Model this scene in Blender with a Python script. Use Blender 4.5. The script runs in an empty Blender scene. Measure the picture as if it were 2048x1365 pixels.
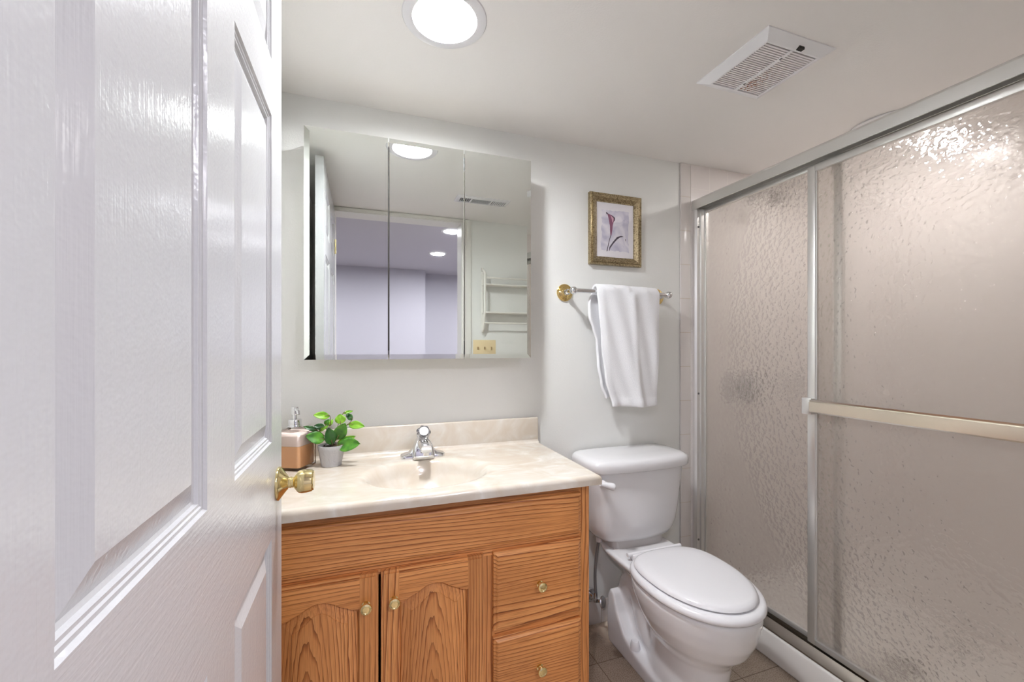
import bpy, bmesh, math, random
from mathutils import Vector, Matrix, noise
PI = math.pi
R = math.radians
random.seed(7)
S = bpy.context.scene
C = S.collection

# ------------------------------------------------------------------ camera
F, TH, HOR, HC = 847.2, 0.33983, 695.9, 1.22
SN, CS = math.sin(TH), math.cos(TH)
cam_d = bpy.data.cameras.new('camera')
cam = bpy.data.objects.new('camera', cam_d); C.objects.link(cam)
cam_d.sensor_width = 36.0
cam_d.lens = F / 2048 * 36.0
cam_d.shift_y = (HOR - 682.5) / 2048
cam_d.clip_start = 0.02
cam.location = (0, 0, HC)
cam.rotation_euler = (PI / 2, 0, -TH)
S.camera = cam

# ------------------------------------------------------------------ light and exposure
S.view_settings.view_transform = 'Standard'
S.view_settings.look = 'None'
S.view_settings.gamma = 1.0
S.view_settings.use_curve_mapping = False
S.view_settings.exposure = 1.12
LAMP_BATH = 236.0          # emission of the bathroom bulb
LAMP_HALL = 290.0 
LAMP_SHOWER = 90.0
LAMP_NEAR = 55.0          # emission of each hall downlight disc
w = bpy.data.worlds.new('world'); S.world = w; w.use_nodes = True
w.node_tree.nodes['Background'].inputs[0].default_value = (0.8, 0.85, 1, 1)
w.node_tree.nodes['Background'].inputs[1].default_value = 0.3

# ------------------------------------------------------------------ room numbers
D = 1.6465        # back wall
ZC = 2.106        # ceiling
XL = -0.29        # left wall
XR = 2.33         # far shower wall
YF = 0.19         # bathroom face of the front wall
LX, LY = 0.21, 1.135   # ceiling lamp

# ------------------------------------------------------------------ materials
def lin(c):
    return tuple(((v / 255) / 12.92 if v / 255 <= .04045 else ((v / 255 + .055) / 1.055) ** 2.4) for v in c) + (1,)
def new_mat(name):
    m = bpy.data.materials.new(name); m.use_nodes = True
    return m, m.node_tree, m.node_tree.nodes['Principled BSDF']
def N(nt, t, **kw):
    n = nt.nodes.new(t)
    for k, v in kw.items(): setattr(n, k, v)
    return n
def mat(name, col, rough=.5, metal=0, spec=.5, coat=0, bump=None, trans=0, ior=1.45):
    m, nt, b = new_mat(name)
    b.inputs['Base Color'].default_value = lin(col)
    b.inputs['Roughness'].default_value = rough
    b.inputs['Metallic'].default_value = metal
    b.inputs['Specular IOR Level'].default_value = spec
    b.inputs['Coat Weight'].default_value = coat
    b.inputs['Transmission Weight'].default_value = trans
    b.inputs['IOR'].default_value = ior
    if bump:
        sc, dist = bump
        tc = N(nt, 'ShaderNodeTexCoord'); nz = N(nt, 'ShaderNodeTexNoise')
        nz.inputs['Scale'].default_value = sc; nz.inputs['Detail'].default_value = 4
        bp = N(nt, 'ShaderNodeBump'); bp.inputs['Distance'].default_value = dist
        nt.links.new(tc.outputs['Object'], nz.inputs['Vector'])
        nt.links.new(nz.outputs['Fac'], bp.inputs['Height'])
        nt.links.new(bp.outputs['Normal'], b.inputs['Normal'])
    return m
def ramp(nt, stops):
    r = N(nt, 'ShaderNodeValToRGB'); el = r.color_ramp.elements
    while len(el) < len(stops): el.new(.5)
    for e, (p, c) in zip(el, stops): e.position = p; e.color = c
    return r
def emit(name, col, strength):
    m = bpy.data.materials.new(name); m.use_nodes = True; nt = m.node_tree
    nt.nodes.clear(); e = N(nt, 'ShaderNodeEmission'); o = N(nt, 'ShaderNodeOutputMaterial')
    e.inputs[0].default_value = lin(col); e.inputs[1].default_value = strength
    nt.links.new(e.outputs[0], o.inputs[0]); return m

WALL = mat('wall_paint', (232, 232, 228), .55, bump=(220, .0004))
CEIL = mat('ceiling_paint', (240, 237, 234), .7, bump=(180, .0004))
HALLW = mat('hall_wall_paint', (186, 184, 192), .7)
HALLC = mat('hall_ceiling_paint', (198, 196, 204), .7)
WHITE = mat('white_gloss_paint', (226, 226, 227), .3)
TRIMW = mat('white_trim_paint', (228, 226, 220), .4)
PORC = mat('porcelain', (228, 227, 228), .09, coat=.4)
PLASTIC = mat('white_plastic', (232, 231, 233), .15)
CHROME = mat('chrome', (225, 226, 228), .08, 1)
BRASS = mat('polished_brass', (232, 204, 136), .12, 1)
BRASSK = mat('brass_knob', (234, 216, 160), .13, 1)
ALU = mat('brushed_aluminium', (226, 225, 222), .33, .75)
DARKALU = mat('channel_metal', (120, 120, 122), .35, 1)
MIRROR = mat('mirror_silver', (238, 242, 238), .01, 1)
ALMOND = mat('almond_plastic', (232, 212, 170), .35)
DARK = mat('recess_shade', (40, 36, 32), .7)  # flat dark colour painted in place of shade in holes and gaps
ACRYL = mat('shower_pan_acrylic', (238, 234, 229), .18)
SOIL = mat('dark_soil', (44, 36, 30), .9, bump=(300, .004))
STEMM = mat('plant_stem', (112, 92, 60), .6)
RACKW = mat('white_enamel_wire', (236, 234, 226), .3)
RUBBER = mat('grey_rubber', (120, 120, 120), .6)
HOSE = mat('braided_hose', (150, 150, 152), .35, .8, bump=(900, .0006))
CARPET = mat('hall_carpet', (170, 160, 150), .9, bump=(300, .004))
STONE = mat('concrete_pot', (178, 176, 176), .7, bump=(160, .0015))

def oak(name, grain, cathedral=None, tint=0):
    """grain: 'x' or 'z' direction of the grain; cathedral: centre (x, z) of arched figure"""
    m, nt, b = new_mat(name)
    tc = N(nt, 'ShaderNodeTexCoord')
    geo = N(nt, 'ShaderNodeNewGeometry')
    mp = N(nt, 'ShaderNodeMapping')
    mp.inputs['Scale'].default_value = (.09, 1, 1) if grain == 'x' else (1, 1, .09)
    if cathedral:
        mp.inputs['Location'].default_value = (-cathedral[0], 0, -cathedral[1] * .09)
    nt.links.new(geo.outputs['Position'], mp.inputs['Vector'])
    wv = N(nt, 'ShaderNodeTexWave'); wv.wave_type = 'RINGS' if cathedral else 'BANDS'
    wv.wave_profile = 'SAW'
    if cathedral: wv.rings_direction = 'Y'
    else: wv.bands_direction = 'Z' if grain == 'x' else 'X'
    wv.inputs['Scale'].default_value = 44 if cathedral else 25
    wv.inputs['Distortion'].default_value = 6 if cathedral else 8
    wv.inputs['Detail'].default_value = 2.5
    wv.inputs['Detail Scale'].default_value = 1.1 if cathedral else .6
    wv.inputs['Detail Roughness'].default_value = .55
    nw = N(nt, 'ShaderNodeTexNoise'); nw.inputs['Scale'].default_value = 5.5; nw.inputs['Detail'].default_value = 1
    nt.links.new(mp.outputs[0], nw.inputs['Vector'])
    wa = N(nt, 'ShaderNodeVectorMath', operation='MULTIPLY_ADD'); amt = .03 if cathedral else .14; wa.inputs[1].default_value = (amt, amt, amt)
    nt.links.new(nw.outputs['Color'], wa.inputs[0]); nt.links.new(mp.outputs[0], wa.inputs[2])
    nt.links.new(wa.outputs[0], wv.inputs['Vector'])
    mp2 = N(nt, 'ShaderNodeMapping')
    mp2.inputs['Scale'].default_value = (14, 500, 560) if grain == 'x' else (560, 500, 14)
    nt.links.new(geo.outputs['Position'], mp2.inputs['Vector'])
    nz = N(nt, 'ShaderNodeTexNoise'); nz.inputs['Scale'].default_value = 1; nz.inputs['Detail'].default_value = 3
    nt.links.new(mp2.outputs[0], nz.inputs['Vector'])
    nb = N(nt, 'ShaderNodeTexNoise'); nb.inputs['Scale'].default_value = 7; nb.inputs['Detail'].default_value = 2
    nt.links.new(mp.outputs[0], nb.inputs['Vector'])
    s = tint
    r1 = ramp(nt, [(0, lin((230 - s, 166 - s, 104 - s))), (.66, lin((222 - s, 154 - s, 91 - s))), (.86, lin((180 - s, 108 - s, 54 - s))), (1, lin((108 - s, 54 - s, 26)))])
    nt.links.new(wv.outputs['Fac'], r1.inputs[0])
    r2 = ramp(nt, [(.36, (.66, .58, .52, 1)), (.50, (1, 1, 1, 1))])
    nt.links.new(nz.outputs['Fac'], r2.inputs[0])
    nf = N(nt, 'ShaderNodeTexNoise'); nf.inputs['Scale'].default_value = 16; nf.inputs['Detail'].default_value = 2
    nt.links.new(mp.outputs[0], nf.inputs['Vector'])
    fr_ = ramp(nt, [(.34, (.3, .3, .3, 1)), (.56, (1, 1, 1, 1))]); nt.links.new(nf.outputs['Fac'], fr_.inputs[0])
    fm = N(nt, 'ShaderNodeMix', data_type='RGBA'); fm.inputs[6].default_value = lin((214 - s, 146 - s, 84 - s))
    nt.links.new(fr_.outputs[0], fm.inputs[0]); nt.links.new(r1.outputs[0], fm.inputs[7])
    mx = N(nt, 'ShaderNodeMix', data_type='RGBA', blend_type='MULTIPLY'); mx.inputs[0].default_value = .75
    nt.links.new(fm.outputs[2], mx.inputs[6]); nt.links.new(r2.outputs[0], mx.inputs[7])
    r3 = ramp(nt, [(.3, (.80, .74, .68, 1)), (.7, (1.08, 1.06, 1.02, 1))])
    nt.links.new(nb.outputs['Fac'], r3.inputs[0])
    mx2 = N(nt, 'ShaderNodeMix', data_type='RGBA', blend_type='MULTIPLY'); mx2.inputs[0].default_value = 1
    nt.links.new(mx.outputs[2], mx2.inputs[6]); nt.links.new(r3.outputs[0], mx2.inputs[7])
    nt.links.new(mx2.outputs[2], b.inputs['Base Color'])
    b.inputs['Roughness'].default_value = .36
    bp = N(nt, 'ShaderNodeBump'); bp.inputs['Distance'].default_value = .0004; bp.inputs['Strength'].default_value = .5
    nt.links.new(nz.outputs['Fac'], bp.inputs['Height']); nt.links.new(bp.outputs[0], b.inputs['Normal'])
    return m
OAKX = oak('oak_grain_across', 'x')
OAKXB = oak('oak_grain_false_front', 'x', None, -2)
OAKZ = oak('oak_grain_upright', 'z')

def marble():
    m, nt, b = new_mat('cultured_marble')
    tc = N(nt, 'ShaderNodeNewGeometry')
    mp = N(nt, 'ShaderNodeMapping'); mp.inputs['Scale'].default_value = (1, 1.4, 1); mp.inputs['Rotation'].default_value = (0, 0, .5)
    nt.links.new(tc.outputs['Position'], mp.inputs['Vector'])
    nz = N(nt, 'ShaderNodeTexNoise'); nz.inputs['Scale'].default_value = 7; nz.inputs['Detail'].default_value = 5; nz.inputs['Distortion'].default_value = 2.2
    nt.links.new(mp.outputs[0], nz.inputs['Vector'])
    r = ramp(nt, [(.30, lin((202, 189, 172))), (.50, lin((207, 197, 183))), (.64, lin((212, 205, 194))), (.75, lin((222, 218, 210)))])
    nt.links.new(nz.outputs['Fac'], r.inputs[0]); nt.links.new(r.outputs[0], b.inputs['Base Color'])
    b.inputs['Roughness'].default_value = .16; b.inputs['Coat Weight'].default_value = .3
    return m
MARBLE = marble()

def tile_mat(name, ax, pitch, origin, tile, grout, line=.0022, rough=.18, speck=None, stains=None):
    """square tile with grout lines computed from world position; ax = the two axes"""
    m, nt, b = new_mat(name)
    geo = N(nt, 'ShaderNodeNewGeometry'); sp = N(nt, 'ShaderNodeSeparateXYZ')
    nt.links.new(geo.outputs['Position'], sp.inputs[0])
    masks = []
    for k in range(2):
        a = N(nt, 'ShaderNodeMath', operation='SUBTRACT'); a.inputs[1].default_value = origin[k]
        nt.links.new(sp.outputs[ax[k]], a.inputs[0])
        q = N(nt, 'ShaderNodeMath', operation='PINGPONG'); q.inputs[1].default_value = pitch[k] / 2
        nt.links.new(a.outputs[0], q.inputs[0])
        l = N(nt, 'ShaderNodeMath', operation='LESS_THAN'); l.inputs[1].default_value = line / 2
        nt.links.new(q.outputs[0], l.inputs[0]); masks.append(l)
    mxm = N(nt, 'ShaderNodeMath', operation='MAXIMUM')
    nt.links.new(masks[0].outputs[0], mxm.inputs[0]); nt.links.new(masks[1].outputs[0], mxm.inputs[1])
    mx = N(nt, 'ShaderNodeMix', data_type='RGBA')
    mx.inputs[6].default_value = lin(tile); mx.inputs[7].default_value = lin(grout)
    src = None
    if speck:
        nz = N(nt, 'ShaderNodeTexNoise'); nz.inputs['Scale'].default_value = 260; nz.inputs['Detail'].default_value = 4
        nt.links.new(geo.outputs['Position'], nz.inputs['Vector'])
        r = ramp(nt, [(.38, lin(speck)), (.56, lin(tile))]); nt.links.new(nz.outputs['Fac'], r.inputs[0])
        n2 = N(nt, 'ShaderNodeTexNoise'); n2.inputs['Scale'].default_value = 9; n2.inputs['Detail'].default_value = 3
        nt.links.new(geo.outputs['Position'], n2.inputs['Vector'])
        r2 = ramp(nt, [(.3, (.80, .76, .72, 1)), (.7, (1.05, 1.05, 1.05, 1))]); nt.links.new(n2.outputs['Fac'], r2.inputs[0])
        mm = N(nt, 'ShaderNodeMix', data_type='RGBA', blend_type='MULTIPLY'); mm.inputs[0].default_value = 1
        nt.links.new(r.outputs[0], mm.inputs[6]); nt.links.new(r2.outputs[0], mm.inputs[7])
        src = mm.outputs[2]
        nt.links.new(src, mx.inputs[6])
    nt.links.new(mxm.outputs[0], mx.inputs[0])
    out = mx.outputs[2]
    for (cx, cy, rad, col, amt) in (stains or []):
        # stains on the floor with ragged outlines of their own
        vs = N(nt, 'ShaderNodeVectorMath', operation='SUBTRACT'); vs.inputs[1].default_value = (cx, cy, 0)
        nt.links.new(geo.outputs['Position'], vs.inputs[0])
        vm = N(nt, 'ShaderNodeVectorMath', operation='LENGTH'); nt.links.new(vs.outputs[0], vm.inputs[0])
        nn = N(nt, 'ShaderNodeTexNoise'); nn.inputs['Scale'].default_value = 26; nn.inputs['Detail'].default_value = 4
        nt.links.new(geo.outputs['Position'], nn.inputs['Vector'])
        ma = N(nt, 'ShaderNodeMath', operation='MULTIPLY_ADD'); ma.inputs[1].default_value = rad * 1.6; ma.inputs[2].default_value = -rad * .8
        nt.links.new(nn.outputs['Fac'], ma.inputs[0])
        ad = N(nt, 'ShaderNodeMath', operation='ADD'); nt.links.new(vm.outputs['Value'], ad.inputs[0]); nt.links.new(ma.outputs[0], ad.inputs[1])
        mr = N(nt, 'ShaderNodeMapRange'); mr.inputs['From Min'].default_value = rad * .75; mr.inputs['From Max'].default_value = rad * 1.1
        mr.inputs['To Min'].default_value = amt; mr.inputs['To Max'].default_value = 0
        nt.links.new(ad.outputs[0], mr.inputs['Value'])
        ms = N(nt, 'ShaderNodeMix', data_type='RGBA'); ms.inputs[7].default_value = lin(col)
        nt.links.new(mr.outputs[0], ms.inputs[0]); nt.links.new(out, ms.inputs[6]); out = ms.outputs[2]
    nt.links.new(out, b.inputs['Base Color'])
    b.inputs['Roughness'].default_value = rough
    inv = N(nt, 'ShaderNodeMath', operation='SUBTRACT'); inv.inputs[0].default_value = 1; nt.links.new(mxm.outputs[0], inv.inputs[1])
    bp = N(nt, 'ShaderNodeBump'); bp.inputs['Distance'].default_value = .0012; bp.inputs['Strength'].default_value = .6
    nt.links.new(inv.outputs[0], bp.inputs['Height']); nt.links.new(bp.outputs[0], b.inputs['Normal'])
    return m
FLOORT = tile_mat('floor_vinyl_tile', (0, 1), (.232, .242), (.856, 1.432), (196, 182, 166), (122, 104, 86), .003, .38, (158, 140, 122),
                  [(1.02, 1.58, .085, (224, 206, 186), .85), (1.00, 1.46, .05, (96, 72, 56), .55)])
TILE_B = tile_mat('shower_tile_back', (0, 2), (.1145, .1145), (1.493, 1.99), (226, 219, 215), (236, 230, 224), .003)
TILE_N = tile_mat('shower_tile_narrow', (0, 2), (1.0, .163), (1.85, 1.945), (226, 220, 216), (214, 202, 190), .003)
TILE_S = tile_mat('shower_tile_side', (1, 2), (.1145, .1145), (D, 1.99), (226, 219, 215), (236, 230, 224), .003)
TILE_BASE = tile_mat('base_tile', (0, 2), (.1145, .9), (1.00, .46), (224, 219, 215), (190, 180, 168), .003)

def hammered():
    m = bpy.data.materials.new('hammered_glass'); m.use_nodes = True; nt = m.node_tree; nt.nodes.clear()
    out = N(nt, 'ShaderNodeOutputMaterial')
    geo = N(nt, 'ShaderNodeNewGeometry')
    nz0 = N(nt, 'ShaderNodeTexNoise'); nz0.inputs['Scale'].default_value = 60
    nt.links.new(geo.outputs['Position'], nz0.inputs['Vector'])
    vm = N(nt, 'ShaderNodeVectorMath', operation='MULTIPLY_ADD'); vm.inputs[1].default_value = (.012, .012, .012)
    nt.links.new(nz0.outputs['Color'], vm.inputs[0]); nt.links.new(geo.outputs['Position'], vm.inputs[2])
    vo = N(nt, 'ShaderNodeTexVoronoi'); vo.feature = 'SMOOTH_F1'; vo.inputs['Scale'].default_value = 62; vo.inputs['Smoothness'].default_value = .6
    nt.links.new(vm.outputs[0], vo.inputs['Vector'])
    nz = N(nt, 'ShaderNodeTexNoise'); nz.inputs['Scale'].default_value = 80; nz.inputs['Detail'].default_value = 1
    nt.links.new(geo.outputs['Position'], nz.inputs['Vector'])
    ad = N(nt, 'ShaderNodeMath', operation='ADD'); nt.links.new(vo.outputs['Distance'], ad.inputs[0]); nt.links.new(nz.outputs['Fac'], ad.inputs[1])
    bp = N(nt, 'ShaderNodeBump'); bp.inputs['Distance'].default_value = .0024; bp.inputs['Strength'].default_value = 1.0
    nt.links.new(ad.outputs[0], bp.inputs['Height'])
    b2 = N(nt, 'ShaderNodeBump'); b2.inputs['Distance'].default_value = .0030; b2.inputs['Strength'].default_value = 1.0
    nt.links.new(ad.outputs[0], b2.inputs['Height'])
    rf = N(nt, 'ShaderNodeBsdfRefraction'); rf.inputs['Roughness'].default_value = .02; rf.inputs['IOR'].default_value = 1.45
    rf.inputs['Color'].default_value = lin((250, 249, 248)); nt.links.new(bp.outputs[0], rf.inputs['Normal'])
    gs = N(nt, 'ShaderNodeBsdfGlossy'); gs.inputs['Roughness'].default_value = .02; nt.links.new(b2.outputs[0], gs.inputs['Normal'])
    fr = N(nt, 'ShaderNodeFresnel'); fr.inputs['IOR'].default_value = 1.45
    gl = N(nt, 'ShaderNodeMixShader'); nt.links.new(fr.outputs[0], gl.inputs[0]); nt.links.new(rf.outputs[0], gl.inputs[1]); nt.links.new(gs.outputs[0], gl.inputs[2])
    tr = N(nt, 'ShaderNodeBsdfTranslucent'); tr.inputs[0].default_value = lin((225, 216, 208))
    tp = N(nt, 'ShaderNodeBsdfTransparent'); tp.inputs[0].default_value = (.95, .94, .93, 1)
    m1 = N(nt, 'ShaderNodeMixShader'); m1.inputs[0].default_value = .40
    nt.links.new(gl.outputs[0], m1.inputs[1]); nt.links.new(tp.outputs[0], m1.inputs[2])
    m2 = N(nt, 'ShaderNodeMixShader'); m2.inputs[0].default_value = .05
    nt.links.new(m1.outputs[0], m2.inputs[1]); nt.links.new(tr.outputs[0], m2.inputs[2])
    df = N(nt, 'ShaderNodeBsdfDiffuse'); df.inputs[0].default_value = lin((214, 204, 194))
    m3 = N(nt, 'ShaderNodeMixShader'); m3.inputs[0].default_value = .10      # diffuse share added to make the glass look brighter
    nt.links.new(m2.outputs[0], m3.inputs[1]); nt.links.new(df.outputs[0], m3.inputs[2])
    nt.links.new(m3.outputs[0], out.inputs[0])
    return m
HGLASS = hammered()

def door_mat(name, grain):
    m, nt, b = new_mat(name)
    b.inputs['Base Color'].default_value = lin((196, 196, 197)); b.inputs['Roughness'].default_value = .2
    b.inputs['Specular IOR Level'].default_value = .6
    geo = N(nt, 'ShaderNodeNewGeometry'); mp = N(nt, 'ShaderNodeMapping')
    mp.inputs['Scale'].default_value = (300, 9, 330) if grain == 'y' else (300, 330, 9)
    nt.links.new(geo.outputs['Position'], mp.inputs['Vector'])
    nz = N(nt, 'ShaderNodeTexNoise'); nz.inputs['Scale'].default_value = 1; nz.inputs['Detail'].default_value = 2
    nt.links.new(mp.outputs[0], nz.inputs['Vector'])
    n2 = N(nt, 'ShaderNodeTexNoise'); n2.inputs['Scale'].default_value = 170; n2.inputs['Detail'].default_value = 1
    nt.links.new(geo.outputs['Position'], n2.inputs['Vector'])
    ad = N(nt, 'ShaderNodeMath', operation='ADD'); nt.links.new(nz.outputs['Fac'], ad.inputs[0]); nt.links.new(n2.outputs['Fac'], ad.inputs[1])
    bp = N(nt, 'ShaderNodeBump'); bp.inputs['Distance'].default_value = .0005; bp.inputs['Strength'].default_value = .55
    nt.links.new(ad.outputs[0], bp.inputs['Height']); nt.links.new(bp.outputs[0], b.inputs['Normal'])
    return m
DOORV = door_mat('door_paint_upright_grain', 'z')
DOORH = door_mat('door_paint_level_grain', 'y')

def towel_mat():
    m, nt, b = new_mat('white_terry'); b.inputs['Base Color'].default_value = lin((238, 238, 240)); b.inputs['Roughness'].default_value = .95
    b.inputs['Sheen Weight'].default_value = .3; b.inputs['Specular IOR Level'].default_value = .1
    geo = N(nt, 'ShaderNodeNewGeometry'); nz = N(nt, 'ShaderNodeTexNoise'); nz.inputs['Scale'].default_value = 420; nz.inputs['Detail'].default_value = 3
    nt.links.new(geo.outputs['Position'], nz.inputs['Vector'])
    bp = N(nt, 'ShaderNodeBump'); bp.inputs['Distance'].default_value = .003; bp.inputs['Strength'].default_value = .6
    nt.links.new(nz.outputs['Fac'], bp.inputs['Height']); nt.links.new(bp.outputs[0], b.inputs['Normal']); return m
TOWEL = towel_mat()

def frame_mat():
    m, nt, b = new_mat('antique_silver_gold'); geo = N(nt, 'ShaderNodeNewGeometry')
    nz = N(nt, 'ShaderNodeTexNoise'); nz.inputs['Scale'].default_value = 160; nz.inputs['Detail'].default_value = 4
    nt.links.new(geo.outputs['Position'], nz.inputs['Vector'])
    r = ramp(nt, [(.35, lin((120, 104, 76))), (.6, lin((182, 166, 132)))]); nt.links.new(nz.outputs['Fac'], r.inputs[0])
    nt.links.new(r.outputs[0], b.inputs['Base Color']); b.inputs['Metallic'].default_value = .8; b.inputs['Roughness'].default_value = .32
    return m
FRAMEM = frame_mat()

def leaf_mat(name, c1, c2):
    m, nt, b = new_mat(name); tc = N(nt, 'ShaderNodeTexCoord'); nz = N(nt, 'ShaderNodeTexNoise'); nz.inputs['Scale'].default_value = 40
    nt.links.new(tc.outputs['Object'], nz.inputs['Vector'])
    r = ramp(nt, [(.35, lin(c1)), (.65, lin(c2))]); nt.links.new(nz.outputs['Fac'], r.inputs[0])
    nt.links.new(r.outputs[0], b.inputs['Base Color']); b.inputs['Roughness'].default_value = .4
    b.inputs['Subsurface Weight'].default_value = 0
    return m
LEAF = [leaf_mat('leaf_green', (46, 100, 24), (86, 146, 38)), leaf_mat('leaf_bright', (92, 150, 30), (136, 182, 48)), leaf_mat('leaf_dark', (26, 74, 26), (52, 104, 34))]

# ------------------------------------------------------------------ mesh helpers
def bx(bm, x0, x1, y0, y1, z0, z1, bev=0, seg=2):
    vs = [bm.verts.new((x, y, z)) for x in (x0, x1) for y in (y0, y1) for z in (z0, z1)]
    fs = [bm.faces.new([vs[i] for i in q]) for q in ((0, 1, 3, 2), (4, 6, 7, 5), (0, 4, 5, 1), (2, 3, 7, 6), (0, 2, 6, 4), (1, 5, 7, 3))]
    if bev:
        es = list({e for f in fs for e in f.edges})
        bmesh.ops.bevel(bm, geom=es, offset=bev, segments=seg, affect='EDGES', profile=.5)
    return fs
def prism(bm, pts, axis, a, b, bev=0):
    """extrude polygon pts (2d) along axis between a and b. axis x: (y,z); y: (x,z); z: (x,y)"""
    def P(p, t):
        return {'x': (t, p[0], p[1]), 'y': (p[0], t, p[1]), 'z': (p[0], p[1], t)}[axis]
    A = [bm.verts.new(P(p, a)) for p in pts]; B = [bm.verts.new(P(p, b)) for p in pts]
    n = len(pts); fs = [bm.faces.new(A), bm.faces.new(B[::-1])]
    for i in range(n): fs.append(bm.faces.new((A[i], B[i], B[(i + 1) % n], A[(i + 1) % n])))
    if bev:
        es = list({e for f in fs[:2] for e in f.edges})
        bmesh.ops.bevel(bm, geom=es, offset=bev, segments=2, affect='EDGES', profile=.5)
    return fs
def loft(bm, rings, cap0=True, cap1=True, closed=True):
    V = [[bm.verts.new(p) for p in r] for r in rings]
    n = len(V[0])
    for a, b in zip(V, V[1:]):
        for i in range(n if closed else n - 1):
            bm.faces.new((a[i], a[(i + 1) % n], b[(i + 1) % n], b[i]))
    if cap0: bm.faces.new(V[0][::-1])
    if cap1: bm.faces.new(V[-1])
    return V
def lathe(bm, prof, c, axis='z', n=40, sign=1):
    """prof: list (radius, height)"""
    rings = []
    for r, h in prof:
        ring = []
        for k in range(n):
            a = 2 * PI * k / n
            u, v = max(r, 1e-5) * math.cos(a), max(r, 1e-5) * math.sin(a)
            h2 = h * sign
            ring.append({'z': (c[0] + u, c[1] + v, c[2] + h2), 'x': (c[0] + h2, c[1] + u, c[2] + v), 'y': (c[0] + u, c[1] + h2, c[2] + v)}[axis])
        rings.append(ring)
    loft(bm, rings)
def tube(bm, path, r, n=12, caps=True):
    path = [Vector(p) for p in path]
    rs = r if isinstance(r, (list, tuple)) else [r] * len(path)
    up = None; rings = []
    for i, p in enumerate(path):
        t = (path[min(i + 1, len(path) - 1)] - path[max(i - 1, 0)]).normalized()
        if up is None:
            up = t.orthogonal().normalized()
        up = (up - t * up.dot(t)).normalized(); s = t.cross(up)
        rings.append([tuple(p + (up * math.cos(2 * PI * k / n) + s * math.sin(2 * PI * k / n)) * rs[i]) for k in range(n)])
    loft(bm, rings, caps, caps)
def bez(pts, n=8):
    """catmull rom through points"""
    P = [Vector(p) for p in pts]; P = [P[0] * 2 - P[1]] + P + [P[-1] * 2 - P[-2]]; out = []
    for i in range(1, len(P) - 2):
        for k in range(n):
            t = k / n
            out.append(.5 * ((2 * P[i]) + (P[i + 1] - P[i - 1]) * t + (2 * P[i - 1] - 5 * P[i] + 4 * P[i + 1] - P[i + 2]) * t * t + (3 * P[i] - P[i - 1] - 3 * P[i + 1] + P[i + 2]) * t ** 3))
    out.append(P[-2]); return out

ROOT = {}
def obj(name, bm, mats, parent=None, smooth=38, loc=None, label=None, **props):
    bmesh.ops.recalc_face_normals(bm, faces=bm.faces)
    me = bpy.data.meshes.new(name)
    o = bpy.data.objects.new(name, me); C.objects.link(o)
    if parent is not None:
        L = ROOT[parent.name]; o.parent = parent
    else:
        L = Vector(loc) if loc else Vector((0, 0, 0)); o.location = L
    ROOT[o.name] = L
    bmesh.ops.translate(bm, verts=bm.verts, vec=-L)
    if smooth:
        ang = R(smooth)
        for f in bm.faces: f.smooth = True
        for e in bm.edges:
            e.smooth = not (len(e.link_faces) == 2 and e.calc_face_angle(0) > ang)
    bm.to_mesh(me); bm.free()
    for m in (mats if isinstance(mats, (list, tuple)) else [mats]): me.materials.append(m)
    if label: o['label'] = label
    for k, v in props.items(): o[k] = v
    return o
def thing(name, label, cat, loc, group=None, **props):
    o = bpy.data.objects.new(name, None); C.objects.link(o); o.location = loc; o.empty_display_size = .05
    ROOT[o.name] = Vector(loc); o['label'] = label; o['category'] = cat
    if group: o['group'] = group
    for k, v in props.items(): o[k] = v
    return o
def tag(o, label, cat, group=None):
    o['label'] = label; o['category'] = cat
    if group: o['group'] = group
def struct(name, bm, m, parent=None, smooth=38):
    o = obj(name, bm, m, parent, smooth)
    if parent is None: o['kind'] = 'structure'
    return o
def B(): return bmesh.new()

# ------------------------------------------------------------------ shell of the bathroom
bm = B(); bx(bm, XL - .1, 1.50, -.0, D + .1, -.1, 0); bx(bm, 1.50, XR + .1, 0.07, D + .1, -.1, 0); struct('floor', bm, FLOORT)
bm = B(); bx(bm, XL - .1, XR + .1, D, D + .1, 0, ZC); struct('wall_back', bm, WALL)
bm = B(); bx(bm, XL - .1, XL, .07, D, 0, ZC); struct('wall_left', bm, WALL)
bm = B(); bx(bm, XR, XR + .1, .07, D, 0, ZC); struct('wall_right', bm, TILE_S)
bm = B()
bx(bm, XL, -.175, .07, YF, 0, ZC); bx(bm, .660, XR, .07, YF, 0, ZC); bx(bm, -.175, .660, .07, YF, 2.09, ZC)
struct('wall_front', bm, WALL)
# ceiling with a round hole for the lamp
bm = B()
h = .14
bx(bm, XL - .1, LX - h, .0, D + .1, ZC, ZC + .16); bx(bm, LX + h, XR + .1, .0, D + .1, ZC, ZC + .16)
bx(bm, LX - h, LX + h, .0, LY - h, ZC, ZC + .16); bx(bm, LX - h, LX + h, LY + h, D + .1, ZC, ZC + .16)
n = 48; inner = []; outer = []
for k in range(n):
    a = 2 * PI * k / n; c, s = math.cos(a), math.sin(a); q = h / max(abs(c), abs(s))
    inner.append(bm.verts.new((LX + .09 * c, LY + .09 * s, ZC))); outer.append(bm.verts.new((LX + q * c, LY + q * s, ZC)))
for k in range(n): bm.faces.new((inner[k], inner[(k + 1) % n], outer[(k + 1) % n], outer[k]))
bx(bm, LX - h, LX + h, LY - h, LY + h, ZC + .155, ZC + .16)
struct('ceiling', bm, CEIL, smooth=0)
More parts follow.
